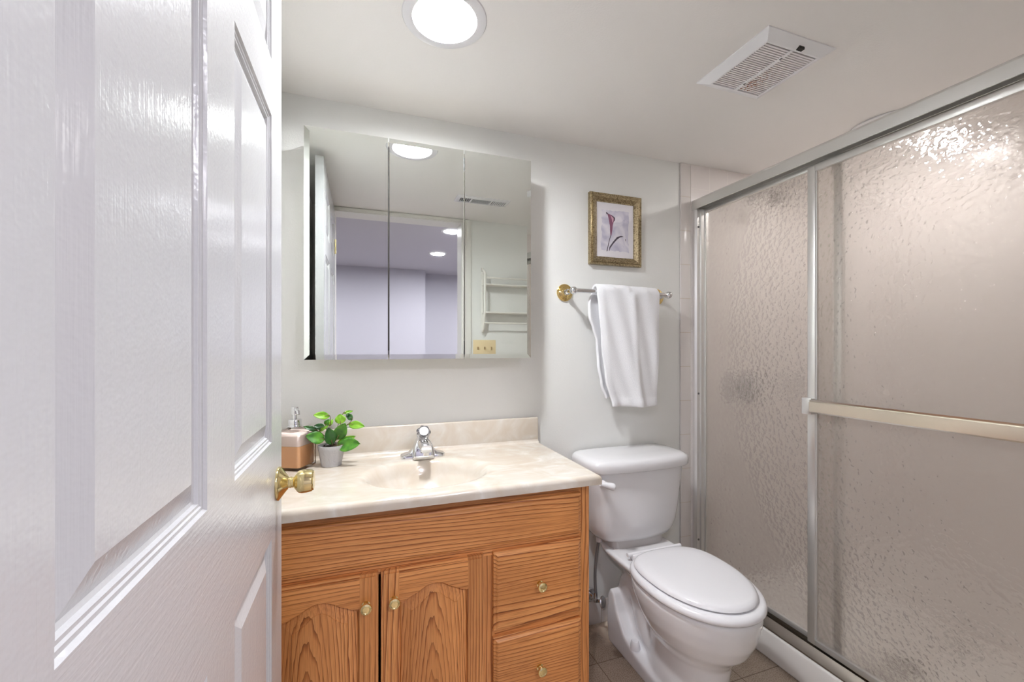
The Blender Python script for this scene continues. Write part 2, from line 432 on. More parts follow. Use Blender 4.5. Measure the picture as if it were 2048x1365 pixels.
# tile on the shower walls and the tile base behind the toilet
bm = B(); bx(bm, 1.434, 1.493, D - .009, D, 0, ZC - .001, .003); struct('trim_1', bm, TILE_N)
bm = B(); bx(bm, 1.493, XR, D - .009, D, 0.03, ZC - .001); bx(bm, 1.56, XR, YF, YF + .009, .03, ZC - .001)
struct('trim_2', bm, TILE_B)
bm = B(); bx(bm, .699, 1.434, D - .008, D, 0, .103, .002); struct('baseboard_back', bm, TILE_BASE)
bm = B(); bx(bm, .72, 1.49, YF, YF + .008, 0, .103, .002); struct('baseboard_front', bm, TILE_BASE)
# doorway lining and casing
bm = B()
bx(bm, .645, .660, .055, YF + .004, 0, 2.078); bx(bm, -.175, -.161, .055, YF + .004, 0, 2.078); bx(bm, -.175, .660, .055, YF + .004, 2.078, 2.09)
bx(bm, .652, .712, YF, YF + .013, 0, ZC - .002, .003); bx(bm, .652, .672, YF + .011, YF + .018, 0, ZC - .002, .003)
bx(bm, -.25, .712, YF, YF + .012, 2.083, ZC - .002, .003)
bx(bm, -.25, -.166, YF, YF + .010, 0, ZC - .002, .003)
struct('trim_3', bm, TRIMW)
# the hall beyond the doorway
bm = B(); bx(bm, -2.2, 2.6, -2.3, 0, -.1, -.001); struct('floor_hall', bm, CARPET)
bm = B(); bx(bm, -2.2, 2.6, -2.3, 0.0, ZC, ZC + .1); struct('ceiling_hall', bm, HALLC)
bm = B(); bx(bm, -2.2, .68, -2.3, -1.84, 0, ZC); bx(bm, .68, 2.6, -2.3, -2.06, 0, ZC); struct('wall_hall_far', bm, HALLW)
bm = B(); bx(bm, -2.2, -2.1, -1.84, 0.07, 0, ZC); struct('wall_hall_left', bm, HALLW)
bm = B(); bx(bm, 2.5, 2.6, -2.06, 0.07, 0, ZC); struct('wall_hall_right', bm, HALLW)
bm = B(); bx(bm, -2.1, -.175, .05, .07, 0, ZC); bx(bm, .66, 2.5, .05, .07, 0, ZC); bx(bm, -.175, .66, .05, .07, 2.09, ZC); struct('wall_hall_near', bm, HALLW)
bm = B(); bx(bm, -2.1, 2.5, 0, .07, ZC, ZC + .1); struct('trim_4', bm, HALLC)

# ------------------------------------------------------------------ ceiling lamps
t = thing('recessed_light', 'round recessed ceiling light with wide white trim ring, lit, in front of the mirror cabinet', 'ceiling light', (LX, LY, ZC))
bm = B(); lathe(bm, [(.088, .012), (.083, -.001), (.086, -.005), (.098, -.006), (.111, -.003), (.113, 0), (.113, .002)], (LX, LY, ZC), n=64)
# open ring: drop caps
for f in [f for f in bm.faces if len(f.verts) > 4]: bm.faces.remove(f)
obj('trim_ring', bm, PLASTIC, t)
bm = B(); lathe(bm, [(.088, .012), (.086, .03), (.080, .06), (.072, .10)], (LX, LY, ZC), n=64)
for f in [f for f in bm.faces if len(f.verts) > 4]: bm.faces.remove(f)
obj('baffle', bm, mat('baffle_white', (240, 238, 230), .3), t)
bm = B(); lathe(bm, [(.0, .004), (.03, .007), (.05, .016), (.060, .030), (.060, .055), (.04, .10)], (LX, LY, ZC), n=48)
obj('bulb', bm, emit('bulb_glow', (247, 250, 255), LAMP_BATH), t)

def hall_light(x, y, label, group, glow=None):
    t = thing('hall_downlight_or_fill', label, 'ceiling light', (x, y, ZC), group)  # serves the lamps seen in the mirror and the added unseen ones
    bm = B(); lathe(bm, [(.062, -.002), (.066, -.006), (.085, -.005), (.088, 0)], (x, y, ZC), n=40)
    for f in [f for f in bm.faces if len(f.verts) > 4]: bm.faces.remove(f)
    obj('trim_ring', bm, PLASTIC, t)
    bm = B(); lathe(bm, [(.0, -.003), (.062, -.003), (.062, -.001)], (x, y, ZC), n=40)
    obj('lens', bm, glow or HALLGLOW, t)
HALLGLOW = emit('hall_lamp_glow', (247, 245, 255), LAMP_HALL)
hall_light(.645, -.13, 'hall ceiling downlight nearest the doorway, seen in the mirror beside the door casing', 'hall ceiling downlights', emit('near_lamp_glow', (247, 246, 255), LAMP_NEAR))
hall_light(.67, -.93, 'hall ceiling downlight further from the doorway, seen in the mirror left of the nearer one', 'hall ceiling downlights')
hall_light(1.65, -.93, 'added fill lamp on the hall ceiling right of the doorway, unseen behind the front wall', 'hall ceiling downlights')  # unseen lamp added to send more light through the doorway
hall_light(-.75, -.93, 'added fill lamp on the hall ceiling, unseen in the mirror behind the open door', 'hall ceiling downlights')  # second added lamp out of view, brightens the doorway

# fixture over the shower
SX, SY = 1.975, 1.09
t = thing('shower_downlight', 'round ceiling light above the shower, half hidden behind the metal header', 'ceiling light', (SX, SY, ZC))
bm = B(); lathe(bm, [(.0, -.001), (.127, -.001), (.128, -.006), (.117, -.009), (.109, -.006), (.0, -.006)], (SX, SY, ZC), n=56); obj('trim_ring', bm, PLASTIC, t)
bm = B(); lathe(bm, [(.056, -.004), (.055, -.009), (.0, -.009)], (SX, SY, ZC), n=48); obj('lens', bm, emit('shower_lamp_glow', (255, 252, 250), LAMP_SHOWER), t)

# ------------------------------------------------------------------ exhaust fan grille
VX0, VX1, VY0, VY1 = 1.053, 1.321, .861, 1.129
def rust_mat():
    m, nt, b = new_mat('grille_plastic_rust'); b.inputs['Roughness'].default_value = .35
    geo = N(nt, 'ShaderNodeNewGeometry'); nz = N(nt, 'ShaderNodeTexNoise'); nz.inputs['Scale'].default_value = 130; nz.inputs['Detail'].default_value = 3
    nt.links.new(geo.outputs['Position'], nz.inputs['Vector'])
    sp = N(nt, 'ShaderNodeSeparateXYZ'); nt.links.new(geo.outputs['Position'], sp.inputs[0])
    a = N(nt, 'ShaderNodeMapRange'); a.inputs['From Min'].default_value = 1.19; a.inputs['From Max'].default_value = 1.20; nt.links.new(sp.outputs[0], a.inputs['Value'])
    b1 = N(nt, 'ShaderNodeMapRange'); b1.inputs['From Min'].default_value = 1.225; b1.inputs['From Max'].default_value = 1.26; b1.inputs['To Min'].default_value = 1; b1.inputs['To Max'].default_value = 0
    nt.links.new(sp.outputs[0], b1.inputs['Value'])
    c1 = N(nt, 'ShaderNodeMapRange'); c1.inputs['From Min'].default_value = .93; c1.inputs['From Max'].default_value = 1.06; nt.links.new(sp.outputs[1], c1.inputs['Value'])
    m1 = N(nt, 'ShaderNodeMath', operation='MULTIPLY'); nt.links.new(a.outputs[0], m1.inputs[0]); nt.links.new(b1.outputs[0], m1.inputs[1])
    m2 = N(nt, 'ShaderNodeMath', operation='MULTIPLY'); nt.links.new(m1.outputs[0], m2.inputs[0]); nt.links.new(c1.outputs[0], m2.inputs[1])
    r = ramp(nt, [(.52, (0, 0, 0, 1)), (.62, (1, 1, 1, 1))]); nt.links.new(nz.outputs['Fac'], r.inputs[0])
    m3 = N(nt, 'ShaderNodeMath', operation='MULTIPLY'); nt.links.new(m2.outputs[0], m3.inputs[0]); nt.links.new(r.outputs[0], m3.inputs[1])
    mx = N(nt, 'ShaderNodeMix', data_type='RGBA'); mx.inputs[6].default_value = lin((236, 232, 232)); mx.inputs[7].default_value = lin((168, 104, 62))
    nt.links.new(m3.outputs[0], mx.inputs[0]); nt.links.new(mx.outputs[2], b.inputs['Base Color']); return m
t = thing('exhaust_fan_grille', 'square white slatted exhaust fan cover with rust spots on the ceiling', 'vent', ((VX0 + VX1) / 2, (VY0 + VY1) / 2, ZC))
bm = B()
def rring(e, z): return [(VX0 + e, VY0 + e, z), (VX1 - e, VY0 + e, z), (VX1 - e, VY1 - e, z), (VX0 + e, VY1 - e, z)]
loft(bm, [rring(0, ZC), rring(0, ZC - .003), rring(.028, ZC - .017), rring(.034, ZC - .017), rring(.036, ZC - .004)], False, False)
bx(bm, 1.180, 1.192, VY0 + .034, VY1 - .034, ZC - .018, ZC - .008, .001)
obj('frame', bm, mat('grille_white', (240, 240, 242), .3), t, smooth=20)
bm = B(); ns = 24; y0 = VY0 + .038; st = (VY1 - VY0 - .076) / ns
for k in range(ns):
    ya = y0 + k * st
    for xa, xb in ((VX0 + .036, 1.180), (1.192, VX1 - .036)):
        prism(bm, [(ya + .001, ZC - .017), (ya + st * .80, ZC - .0165), (ya + st * .80, ZC - .013), (ya + .001, ZC - .0135)], 'x', xa, xb)
obj('slats', bm, rust_mat(), t, smooth=0)
bm = B(); bx(bm, VX0 + .03, VX1 - .03, VY0 + .03, VY1 - .03, ZC - .006, ZC - .001); obj('backing', bm, mat('vent_inside', (206, 198, 194), .8), t)
bm = B(); bx(bm, 1.192, 1.212, VY0 + .016, VY0 + .027, ZC - .0185, ZC - .010); obj('slot_shade', bm, DARK, t, label='small dark block painted as the shade of a slot in the grille frame')  # solid dark block stands in for the shade inside a small hole
for yy in (VY0 + .07, VY1 - .07):
    bm = B(); bx(bm, 1.183, 1.189, yy - .004, yy + .004, ZC - .0187, ZC - .0175); obj('screw', bm, DARKALU, t)

# supply register seen in the mirror
t = thing('air_register', 'white rectangular air supply register on the ceiling, seen in the right mirror door', 'vent', (.683, .595, ZC))
bm = B(); rx0, rx1, ry0, ry1 = .520, .846, .537, .651
def rr(e, z): return [(rx0 + e, ry0 + e, z), (rx1 - e, ry0 + e, z), (rx1 - e, ry1 - e, z), (rx0 + e, ry1 - e, z)]
loft(bm, [rr(0, ZC), rr(0, ZC - .003), rr(.018, ZC - .009), rr(.024, ZC - .009), rr(.024, ZC - .002)], False, False)
bx(bm, .605, .615, ry0 + .02, ry1 - .02, ZC - .010, ZC - .002); bx(bm, .728, .738, ry0 + .02, ry1 - .02, ZC - .010, ZC - .002)
obj('frame', bm, PLASTIC, t, smooth=20)
bm = B(); bx(bm, rx0 + .02, rx1 - .02, ry0 + .02, ry1 - .02, ZC - .003, ZC - .0005); obj('duct_shade', bm, DARK, t)  # no hole here: dark sheet painted as the shade inside the duct
bm = B()
for k in range(5): bx(bm, .552 + k * .011, .5535 + k * .011, ry0 + .024, ry1 - .024, ZC - .009, ZC - .003)
for k in range(7): bx(bm, .745 + k * .011, .750 + k * .011, ry0 + .024, ry1 - .024, ZC - .009, ZC - .003)
for k in range(5): bx(bm, .615, .728, ry0 + .034 + k * .011, ry0 + .0345 + k * .011, ZC - .006, ZC - .003)
obj('louvers', bm, PLASTIC, t, smooth=0)

# ------------------------------------------------------------------ the open door
DX, DXB, DY0, DY1, DZ0, DZ1 = -.161, -.196, .206, 1.007, .012, 2.072
ys = [DY0, .306, .552, .658, .904, DY1]
zs = [DZ0, .255, .859, 1.041, 1.658, 1.763, 1.965, DZ1]
door = thing('door_1', 'white six panel interior door standing open at the left', 'door', (-.1785, DY0, 0), kind='structure')
bm = B()
prof = [(0, 0), (.0025, .0035), (.006, .0035), (.0075, .0052), (.0105, .0052), (.012, .009), (.016, .010), (.041, .0015)]
for side, X, sg in (('f', DX, -1), ('b', DXB, 1)):
    for i in range(5):
        for j in range(7):
            a, b_, c, d = ys[i], ys[i + 1], zs[j], zs[j + 1]
            if i in (1, 3) and j in (1, 3, 5):
                rings = [[(X + sg * dp, a + e, c + e), (X + sg * dp, b_ - e, c + e), (X + sg * dp, b_ - e, d - e), (X + sg * dp, a + e, d - e)] for e, dp in prof]
                nf = len(bm.faces); loft(bm, rings, False, True)
            else:
                f = bm.faces.new([bm.verts.new(p) for p in ((X, a, c), (X, b_, c), (X, b_, d), (X, a, d))])
                if j in (0, 2, 4, 6) and i in (1, 2, 3): f.material_index = 1
for q in ([(DX, DY1, DZ0), (DXB, DY1, DZ0), (DXB, DY1, DZ1), (DX, DY1, DZ1)], [(DX, DY0, DZ0), (DXB, DY0, DZ0), (DXB, DY0, DZ1), (DX, DY0, DZ1)],
          [(DX, DY0, DZ1), (DXB, DY0, DZ1), (DXB, DY1, DZ1), (DX, DY1, DZ1)], [(DX, DY0, DZ0), (DXB, DY0, DZ0), (DXB, DY1, DZ0), (DX, DY1, DZ0)]):
    bm.faces.new([bm.verts.new(p) for p in q])
bmesh.ops.remove_doubles(bm, verts=bm.verts, dist=1e-5)
obj('slab', bm, [DOORV, DOORH], door, smooth=12)
KY, KZ = .964, .9455
for X, sg in ((DX, 1), (DXB, -1)):
    L = .067
    bm = B(); lathe(bm, [(.0, 0), (.0325, 0), (.0335, .002), (.033, .004), (.030, .0065), (.021, .013), (.0135, .0185), (.0125, .020)], (X, KY, KZ), 'x', 48, sg)
    rose = obj('knob_rose', bm, BRASSK, door)
    bm = B(); lathe(bm, [(.0, .018), (.0105, .018), (.0105, .022), (.0115, .0225), (.0115, .025), (.0105, .0255), (.0105, .029), (.013, .0305), (.0205, .037), (.0225, .040), (.0235, .046), (.0232, .054), (.0215, .0635), (.020, .0645), (.019, .067), (.008, .0668), (.0, .0665)], (X, KY, KZ), 'x', 48, sg)
    obj('door_knob', bm, BRASSK, door)
bm = B(); bx(bm, -.190, -.167, DY1 - .0005, DY1 + .0015, KZ - .03, KZ + .03); obj('latch_plate', bm, BRASSK, door)
for zz in (.25, 1.05, 1.85):
    bm = B(); tube(bm, [(DX + .004, DY0 - .001, zz - .045), (DX + .004, DY0 - .001, zz + .045)], .0045, 10); obj('hinge', bm, BRASSK, door)

# ------------------------------------------------------------------ vanity cabinet
VX0_, VX1_ = -.272, .672
FY = 1.175; PY = 1.157
cab = thing('vanity_cabinet', 'honey oak vanity cabinet with arched doors and drawers under the cream sink top', 'cabinet', (.2, 1.41, 0))
bm = B()
bx(bm, VX1_ - .016, VX1_, FY + .0005, D - .001, .0, .796); bx(bm, VX0_, VX0_ + .016, FY, D - .001, 0, .796)
bx(bm, VX0_ + .016, VX1_ - .016, FY + .02, D - .001, .09, .105); bx(bm, VX0_ + .016, VX1_ - .016, D - .012, D - .001, .105, .796)
bx(bm, VX0_ + .016, VX1_ - .016, FY + .06, FY + .075, 0, .09)
obj('case', bm, OAKZ, cab, smooth=0)
bm = B()
def fx(x0, x1, z0, z1, mi=0):
    n0 = len(bm.faces); bx(bm, x0, x1, FY, FY + .019, z0, z1)
    bm.faces.ensure_lookup_table()
    for f in bm.faces[n0:]: f.material_index = mi
fx(VX1_ - .036, VX1_ - .0005, .09, .796, 1); fx(VX0_, VX0_ + .036, .09, .796, 1); fx(.318, .362, .09, .62, 1)
fx(VX0_ + .036, VX1_ - .036, .765, .796); fx(VX0_ + .036, VX1_ - .036, .62, .66); fx(.362, VX1_ - .036, .378, .412); fx(VX0_ + .036, .318, .09, .13); fx(.362, VX1_ - .036, .09, .17)
obj('face_frame', bm, [OAKX, OAKZ], cab, smooth=0)
def slab_front(name, x0, x1, z0, z1, m):
    bm = B()
    def q(e, y): return [(x0 + e, y, z0 + e), (x1 - e, y, z0 + e), (x1 - e, y, z1 - e), (x0 + e, y, z1 - e)]
    loft(bm, [q(0, FY), q(0, PY + .009), q(.0015, PY + .007), q(.006, PY + .0055), q(.0075, PY + .004), q(.011, PY + .001), q(.014, PY)], True, True)
    return obj(name, bm, m, cab, smooth=14)
slab_front('false_front', -.258, .638, .648, .772, OAKXB)
def small_knob(x, z, parent):
    bm = B(); lathe(bm, [(.0, 0), (.0105, 0), (.0105, .0015), (.006, .003), (.0042, .006), (.0042, .010), (.008, .0125), (.0135, .0155), (.0148, .019), (.0135, .0225), (.009, .0245), (.008, .0238), (.0, .0242)], (x, PY, z), 'y', 32, -1)
    obj('knob', bm, BRASSK, parent, label='round polished brass knob')
dr = slab_front('drawer', .355, .638, .404, .632, OAKX); small_knob(.497, .519, dr)
dr = slab_front('drawer', .355, .638, .172, .385, OAKX); small_knob(.497, .272, dr)

def arch(x0, x1, zs_, zp, n=28):
    """cathedral curve from left to right: flat shoulders then a dome"""
    pts = []
    for k in range(n + 1):
        u = -1 + 2 * k / n
        a = abs(u)
        if a > .93: hgt = 0
        elif a > .52: s = (.93 - a) / .41; hgt = .42 * s * s * (3 - 2 * s) + .0
        else: hgt = .42 + .58 * (1 - (a / .52) ** 2)
        # smooth join
        pts.append((x0 + (x1 - x0) * (u + 1) / 2, zs_ + (zp - zs_) * hgt))
    return pts
def arched_door(x0, x1, z0, z1, kx, kz, cath):
    sw = .046
    ix0, ix1, iz0 = x0 + sw, x1 - sw, z0 + .05
    sh, pk = .546, .580
    bm = B()
    def bxm(a, b, c, d, mi):
        n0 = len(bm.faces); bx(bm, a, b, PY + .004, FY, c, d, 0)
        bx(bm, a + (.007 if a == x0 else 0), b - (.007 if b == x1 else 0), PY, PY + .004, c + (.007 if c == z0 else 0), d - (.007 if d == z1 else 0))
        bm.faces.ensure_lookup_table()
        for f in bm.faces[n0:]: f.material_index = mi
    bxm(x0, ix0, z0, z1, 1); bxm(ix1, x1, z0, z1, 1); bxm(ix0, ix1, z0, iz0, 0)
    ap = arch(ix0, ix1, sh, pk)
    for ya, yb, zt in ((PY + .004, FY, z1), (PY, PY + .004, z1 - .007)):
        n0 = len(bm.faces)
        up = [bm.verts.new((x, ya, z)) for x, z in ap]; ub = [bm.verts.new((x, yb, z)) for x, z in ap]
        tp = [bm.verts.new((x, ya, zt)) for x, z in ap]; tb = [bm.verts.new((x, yb, zt)) for x, z in ap]
        for k in range(len(ap) - 1):
            bm.faces.new((up[k], up[k + 1], tp[k + 1], tp[k])); bm.faces.new((up[k], ub[k], ub[k + 1], up[k + 1]))
            bm.faces.new((tp[k], tp[k + 1], tb[k + 1], tb[k]))
    d_ = obj('door', bm, [OAKX, OAKZ], cab, smooth=20)
    # raised panel
    def outline(e, y):
        a = arch(ix0 + e, ix1 - e, sh - e, pk - e * .9)
        return [(x, y, z) for x, z in a] + [(ix1 - e, y, iz0 + e), (ix0 + e, y, iz0 + e)]
    bm = B(); loft(bm, [outline(-.004, PY + .011), outline(.002, PY + .011), outline(.006, PY + .0085), outline(.030, PY + .0035), outline(.031, PY + .0015), outline(.034, PY + .001)], False, True)
    obj('raised_panel', bm, oak('oak_panel_figure', 'z', cath), d_, smooth=16)
    small_knob(kx, kz, d_)
arched_door(.0465, .3254, .12, .632, .079, .555, (.2, .05))
arched_door(-.240, .0396, .12, .632, .009, .555, (-.11, .05))

# ------------------------------------------------------------------ sink top
CX0, CX1, CY0, CY1, CZ = -.288, .697, 1.139, D - .001, .828
top = thing('sink_countertop', 'cream cultured marble vanity top with a moulded oval basin', 'countertop', (.2, 1.4, CZ - .03))
bm = B()
BX, BY, BA, BB = .198, 1.352, .193, .150
def deck(x, y):
    r = math.sqrt(((x - BX) / BA) ** 2 + ((y - BY) / BB) ** 2)
    z = 0
    if r < 1.0: z = -.118 * (1 - r ** 2.4) ** .85
    # softened lip
    if .86 < r < 1.14:
        s = (1.14 - r) / .28; z0 = -.118 * (1 - .86 ** 2.4) ** .85
        z = z0 * s ** 3.2
    e = min(y - CY0, CX1 - x)
    if e < .014: z -= .014 - math.sqrt(max(0, .014 ** 2 - (.014 - max(e, 0)) ** 2))
    return CZ + z
NX, NY = 200, 120
def edge_space(a, b, n, ea, eb):
    out = [a + (b - a) * k / n for k in range(n + 1)]
    ex = []
    if ea: ex += [a + v for v in (.0005, .0015, .003, .006, .009, .012, .015)]
    if eb: ex += [b - v for v in (.0005, .0015, .003, .006, .009, .012, .015)]
    return sorted(set(out + ex))
xs_ = edge_space(CX0, CX1, NX, False, True); ys_ = edge_space(CY0, CY1, NY, True, False)
G = [[bm.verts.new((x, y, deck(x, y))) for y in ys_] for x in xs_]
for i in range(len(xs_) - 1):
    for j in range(len(ys_) - 1): bm.faces.new((G[i][j], G[i + 1][j], G[i + 1][j + 1], G[i][j + 1]))
ZB = CZ - .030
lo = {}
def lowv(i, j):
    if (i, j) not in lo: v = G[i][j].co; lo[(i, j)] = bm.verts.new((v.x, v.y, ZB))
    return lo[(i, j)]
per = [(i, 0) for i in range(len(xs_))] + [(len(xs_) - 1, j) for j in range(1, len(ys_))] + [(i, len(ys_) - 1) for i in range(len(xs_) - 2, -1, -1)] + [(0, j) for j in range(len(ys_) - 2, 0, -1)]
for k in range(len(per)):
    a, b_ = per[k], per[(k + 1) % len(per)]
    bm.faces.new((G[a[0]][a[1]], G[b_[0]][b_[1]], lowv(*b_), lowv(*a)))
obj('basin_top', bm, MARBLE, top, smooth=50)
bm = B(); bx(bm, CX0, CX1 - .006, D - .022, D - .001, CZ - .004, .931, .005, 3)
prism(bm, [(D - .022, CZ), (D - .034, CZ + .0002), (D - .0285, CZ + .0022), (D - .0242, CZ + .0065), (D - .022, CZ + .012)], 'x', CX0, CX1 - .008)
obj('backsplash', bm, MARBLE, top, smooth=50)
bm = B(); lathe(bm, [(.0, .002), (.012, .002), (.013, .004), (.022, .004), (.026, .001), (.027, -.004)], (BX, BY, CZ - .118), n=36); obj('drain', bm, CHROME, top, label='chrome drain ring')

# ------------------------------------------------------------------ faucet
FX_, FYC = .205, 1.545
fau = thing('faucet', 'chrome single handle bathroom faucet with clear knob behind the basin', 'faucet', (FX_, FYC, CZ))
bm = B()
def fring(z, hw, y0, y1, r=.35):
    pts = []
    for k in range(32):
        a = 2 * PI * k / 32; c, s = math.cos(a), math.sin(a)
        pts.append((FX_ + hw * math.copysign(abs(c) ** r, c), (y0 + y1) / 2 + (y1 - y0) / 2 * math.copysign(abs(s) ** r, s), z))
    return pts
loft(bm, [fring(CZ + z, hw, FYC - d, FYC + d2) for z, hw, d, d2 in ((.0, .078, .026, .026), (.009, .078, .026, .026), (.012, .075, .024, .024), (.015, .066, .022, .022), (.019, .050, .021, .021), (.026, .043, .020, .020), (.034, .036, .018, .018))])
loft(bm, [fring(CZ + z, hw, FYC - d, FYC + d2, .3) for z, hw, d, d2 in ((.001, .039, .044, .020), (.022, .038, .043, .020), (.034, .036, .040, .020), (.048, .031, .034, .020), (.060, .025, .027, .018), (.070, .018, .019, .014))])
obj('base', bm, CHROME, fau, smooth=40)
bm = B()
sec = []
for y, zc, hw, hh in ((FYC - .015, .046, .024, .020), (FYC - .035, .048, .023, .018), (FYC - .060, .051, .021, .015), (FYC - .085, .051, .019, .013), (FYC - .102, .049, .0175, .0125)):
    z = CZ + zc; r = []
    for k in range(28):
        a = 2 * PI * k / 28; c, s = math.cos(a), math.sin(a)
        r.append((FX_ + hw * math.copysign(abs(c) ** .45, c) * (1 - .22 * (s > 0) * abs(s)), y, z + hh * math.copysign(abs(s) ** .45, s)))
    sec.append(r)
loft(bm, sec); lathe(bm, [(.0, -.012), (.010, -.012), (.011, 0), (.0, 0)], (FX_, FYC - .092, CZ + .038), n=20)
obj('spout', bm, CHROME, fau, smooth=40)
KM = Matrix.Translation((FX_, FYC + .004, CZ + .074)) @ Matrix.Rotation(R(58), 4, 'X')
bm = B(); lathe(bm, [(.0, -.004), (.0145, -.004), (.0145, .006), (.011, .008), (.010, .016), (.0, .016)], (0, 0, 0), n=28); bmesh.ops.transform(bm, matrix=KM, verts=bm.verts); obj('stem', bm, CHROME, fau)
clear = mat('clear_acrylic', (250, 250, 252), .03, trans=1, ior=1.45)
bm = B()
rings = []
for z, r in ((.008, .012), (.012, .0165), (.020, .0225), (.030, .0250), (.039, .0235), (.044, .0185)):
    rings.append([(r * (1 + .06 * math.cos(7 * a)) * math.cos(a), r * (1 + .06 * math.cos(7 * a)) * math.sin(a), z) for a in [2 * PI * k / 56 for k in range(56)]])
loft(bm, rings); bmesh.ops.transform(bm, matrix=KM, verts=bm.verts); obj('handle', bm, clear, fau, label='clear faceted acrylic knob handle')
bm = B(); lathe(bm, [(.0, .0442), (.0160, .0442), (.0160, .0465), (.0, .0475)], (0, 0, 0), n=32); bmesh.ops.transform(bm, matrix=KM, verts=bm.verts); obj('handle_cap', bm, PLASTIC, fau)

# ------------------------------------------------------------------ soap dispenser
a0 = math.atan2(.089, .044)
c0 = Vector((-.186, 1.482, 0)); ux = Vector((math.cos(a0), math.sin(a0), 0)); uy = Vector((-math.sin(a0), math.cos(a0), 0))
sw_ = .096
cen = c0 + ux * sw_ / 2 + uy * sw_ / 2
soap = thing('soap_dispenser', 'square clear glass soap pump bottle of peach liquid beside the potted plant', 'soap dispenser', (cen.x, cen.y, CZ))
def sq(h, z, r=.010, n=5):
    pts = []
    for (sx, sy, a) in ((1, 1, 0), (-1, 1, 90), (-1, -1, 180), (1, -1, 270)):
        for k in range(n + 1):
            an = R(a + 90 * k / n); px = sx * (h - r) + r * math.cos(an); py = sy * (h - r) + r * math.sin(an)
            p = cen + ux * px + uy * py; pts.append((p.x, p.y, CZ + z))
    return pts
hb = sw_ / 2
bm = B(); loft(bm, [sq(hb - .004, .0005), sq(hb, .004), sq(hb, .112), sq(hb - .004, .121), sq(hb - .020, .127), sq(.022, .130, .02), sq(.019, .136, .018)])
SG = bpy.data.materials.new('bottle_glass'); SG.use_nodes = True; _t = SG.node_tree; _t.nodes.clear()
_o = N(_t, 'ShaderNodeOutputMaterial'); _m = N(_t, 'ShaderNodeMixShader'); _f = N(_t, 'ShaderNodeFresnel'); _f.inputs['IOR'].default_value = 1.45
_a = N(_t, 'ShaderNodeBsdfTransparent'); _a.inputs[0].default_value = (.97, .965, .96, 1); _g = N(_t, 'ShaderNodeBsdfGlossy'); _g.inputs['Roughness'].default_value = .03
_t.links.new(_f.outputs[0], _m.inputs[0]); _t.links.new(_a.outputs[0], _m.inputs[1]); _t.links.new(_g.outputs[0], _m.inputs[2]); _t.links.new(_m.outputs[0], _o.inputs[0])
obj('bottle', bm, SG, soap, smooth=30)
bm = B(); loft(bm, [sq(hb - .007, .008, .008), sq(hb - .005, .010, .008), sq(hb - .005, .0765, .008)])
lq = mat('peach_soap', (255, 200, 148), .12, trans=.0, ior=1.33); obj('liquid', bm, lq, soap, smooth=30, label='translucent peach liquid soap')
bm = B(); loft(bm, [sq(hb - .005, .077, .008), sq(hb - .005, .108, .008), sq(hb - .009, .117, .01)])
obj('foam', bm, mat('soap_foam', (254, 236, 226), .6), soap, smooth=30, label='pale pink foam above the liquid')
bm = B(); lathe(bm, [(.0, .134), (.0215, .134), (.0215, .138), (.0195, .139), (.0195, .156), (.018, .158), (.0, .158)], (cen.x, cen.y, CZ), n=36); obj('collar', bm, CHROME, soap)
bm = B(); lathe(bm, [(.0, .157), (.006, .157), (.006, .174), (.0, .174)], (cen.x, cen.y, CZ), n=20)
hd = Vector((.35, -.93, 0)).normalized()
lathe(bm, [(.0, .173), (.0105, .173), (.011, .176), (.011, .196), (.010, .198), (.0, .198)], (cen.x, cen.y, CZ), n=28)
p0 = Vector((cen.x, cen.y, CZ + .190)); tube(bm, [p0, p0 + hd * .022, p0 + hd * .040 + Vector((0, 0, -.003)), p0 + hd * .044 + Vector((0, 0, -.012))], [.006, .0055, .005, .0045], 14)
obj('pump', bm, CHROME, soap)

# ------------------------------------------------------------------ potted plant
PX_, PY_ = -.097, 1.532
pl = thing('potted_plant', 'small leafy green artificial plant in a ribbed grey pot on the vanity top', 'plant', (PX_, PY_, CZ))
bm = B()
def potring(r, z, am):
    return [(PX_ + r * (1 + am * math.cos(12 * a)) * math.cos(a), PY_ + r * (1 + am * math.cos(12 * a)) * math.sin(a), CZ + z) for a in [2 * PI * k / 72 for k in range(72)]]
loft(bm, [potring(.028, .0005, 0), potring(.031, .001, .01), potring(.033, .012, .022), (potring(.0385, .048, .022)), potring(.0405, .053, .004), potring(.0425, .066, 0), potring(.042, .069, 0), potring(.039, .069, 0), potring(.037, .055, 0)])
obj('pot', bm, STONE, pl, smooth=50)
bm = B(); lathe(bm, [(.0, .064), (.015, .066), (.03, .061), (.0385, .057), (.0385, .054)], (PX_, PY_, CZ), n=32)
for k in range(26):
    a = random.random() * 2 * PI; r = random.random() * .03; s = .003 + random.random() * .003
    bmesh.ops.create_icosphere(bm, subdivisions=1, radius=s, matrix=Matrix.Translation((PX_ + r * math.cos(a), PY_ + r * math.sin(a), CZ + .064)))
obj('soil', bm, SOIL, pl)
rt = Vector((CS, -SN, 0)) * 1.0; rt = Vector((.97, -.1, 0)).normalized(); fw = Vector((.1, .97, 0)).normalized()
org = Vector((PX_, PY_, CZ + .066))
def zp(u, v, dep): return org + rt * (u - 765) * .000262 + Vector((0, 0, 1)) * (650 - v) * .000262 + fw * dep
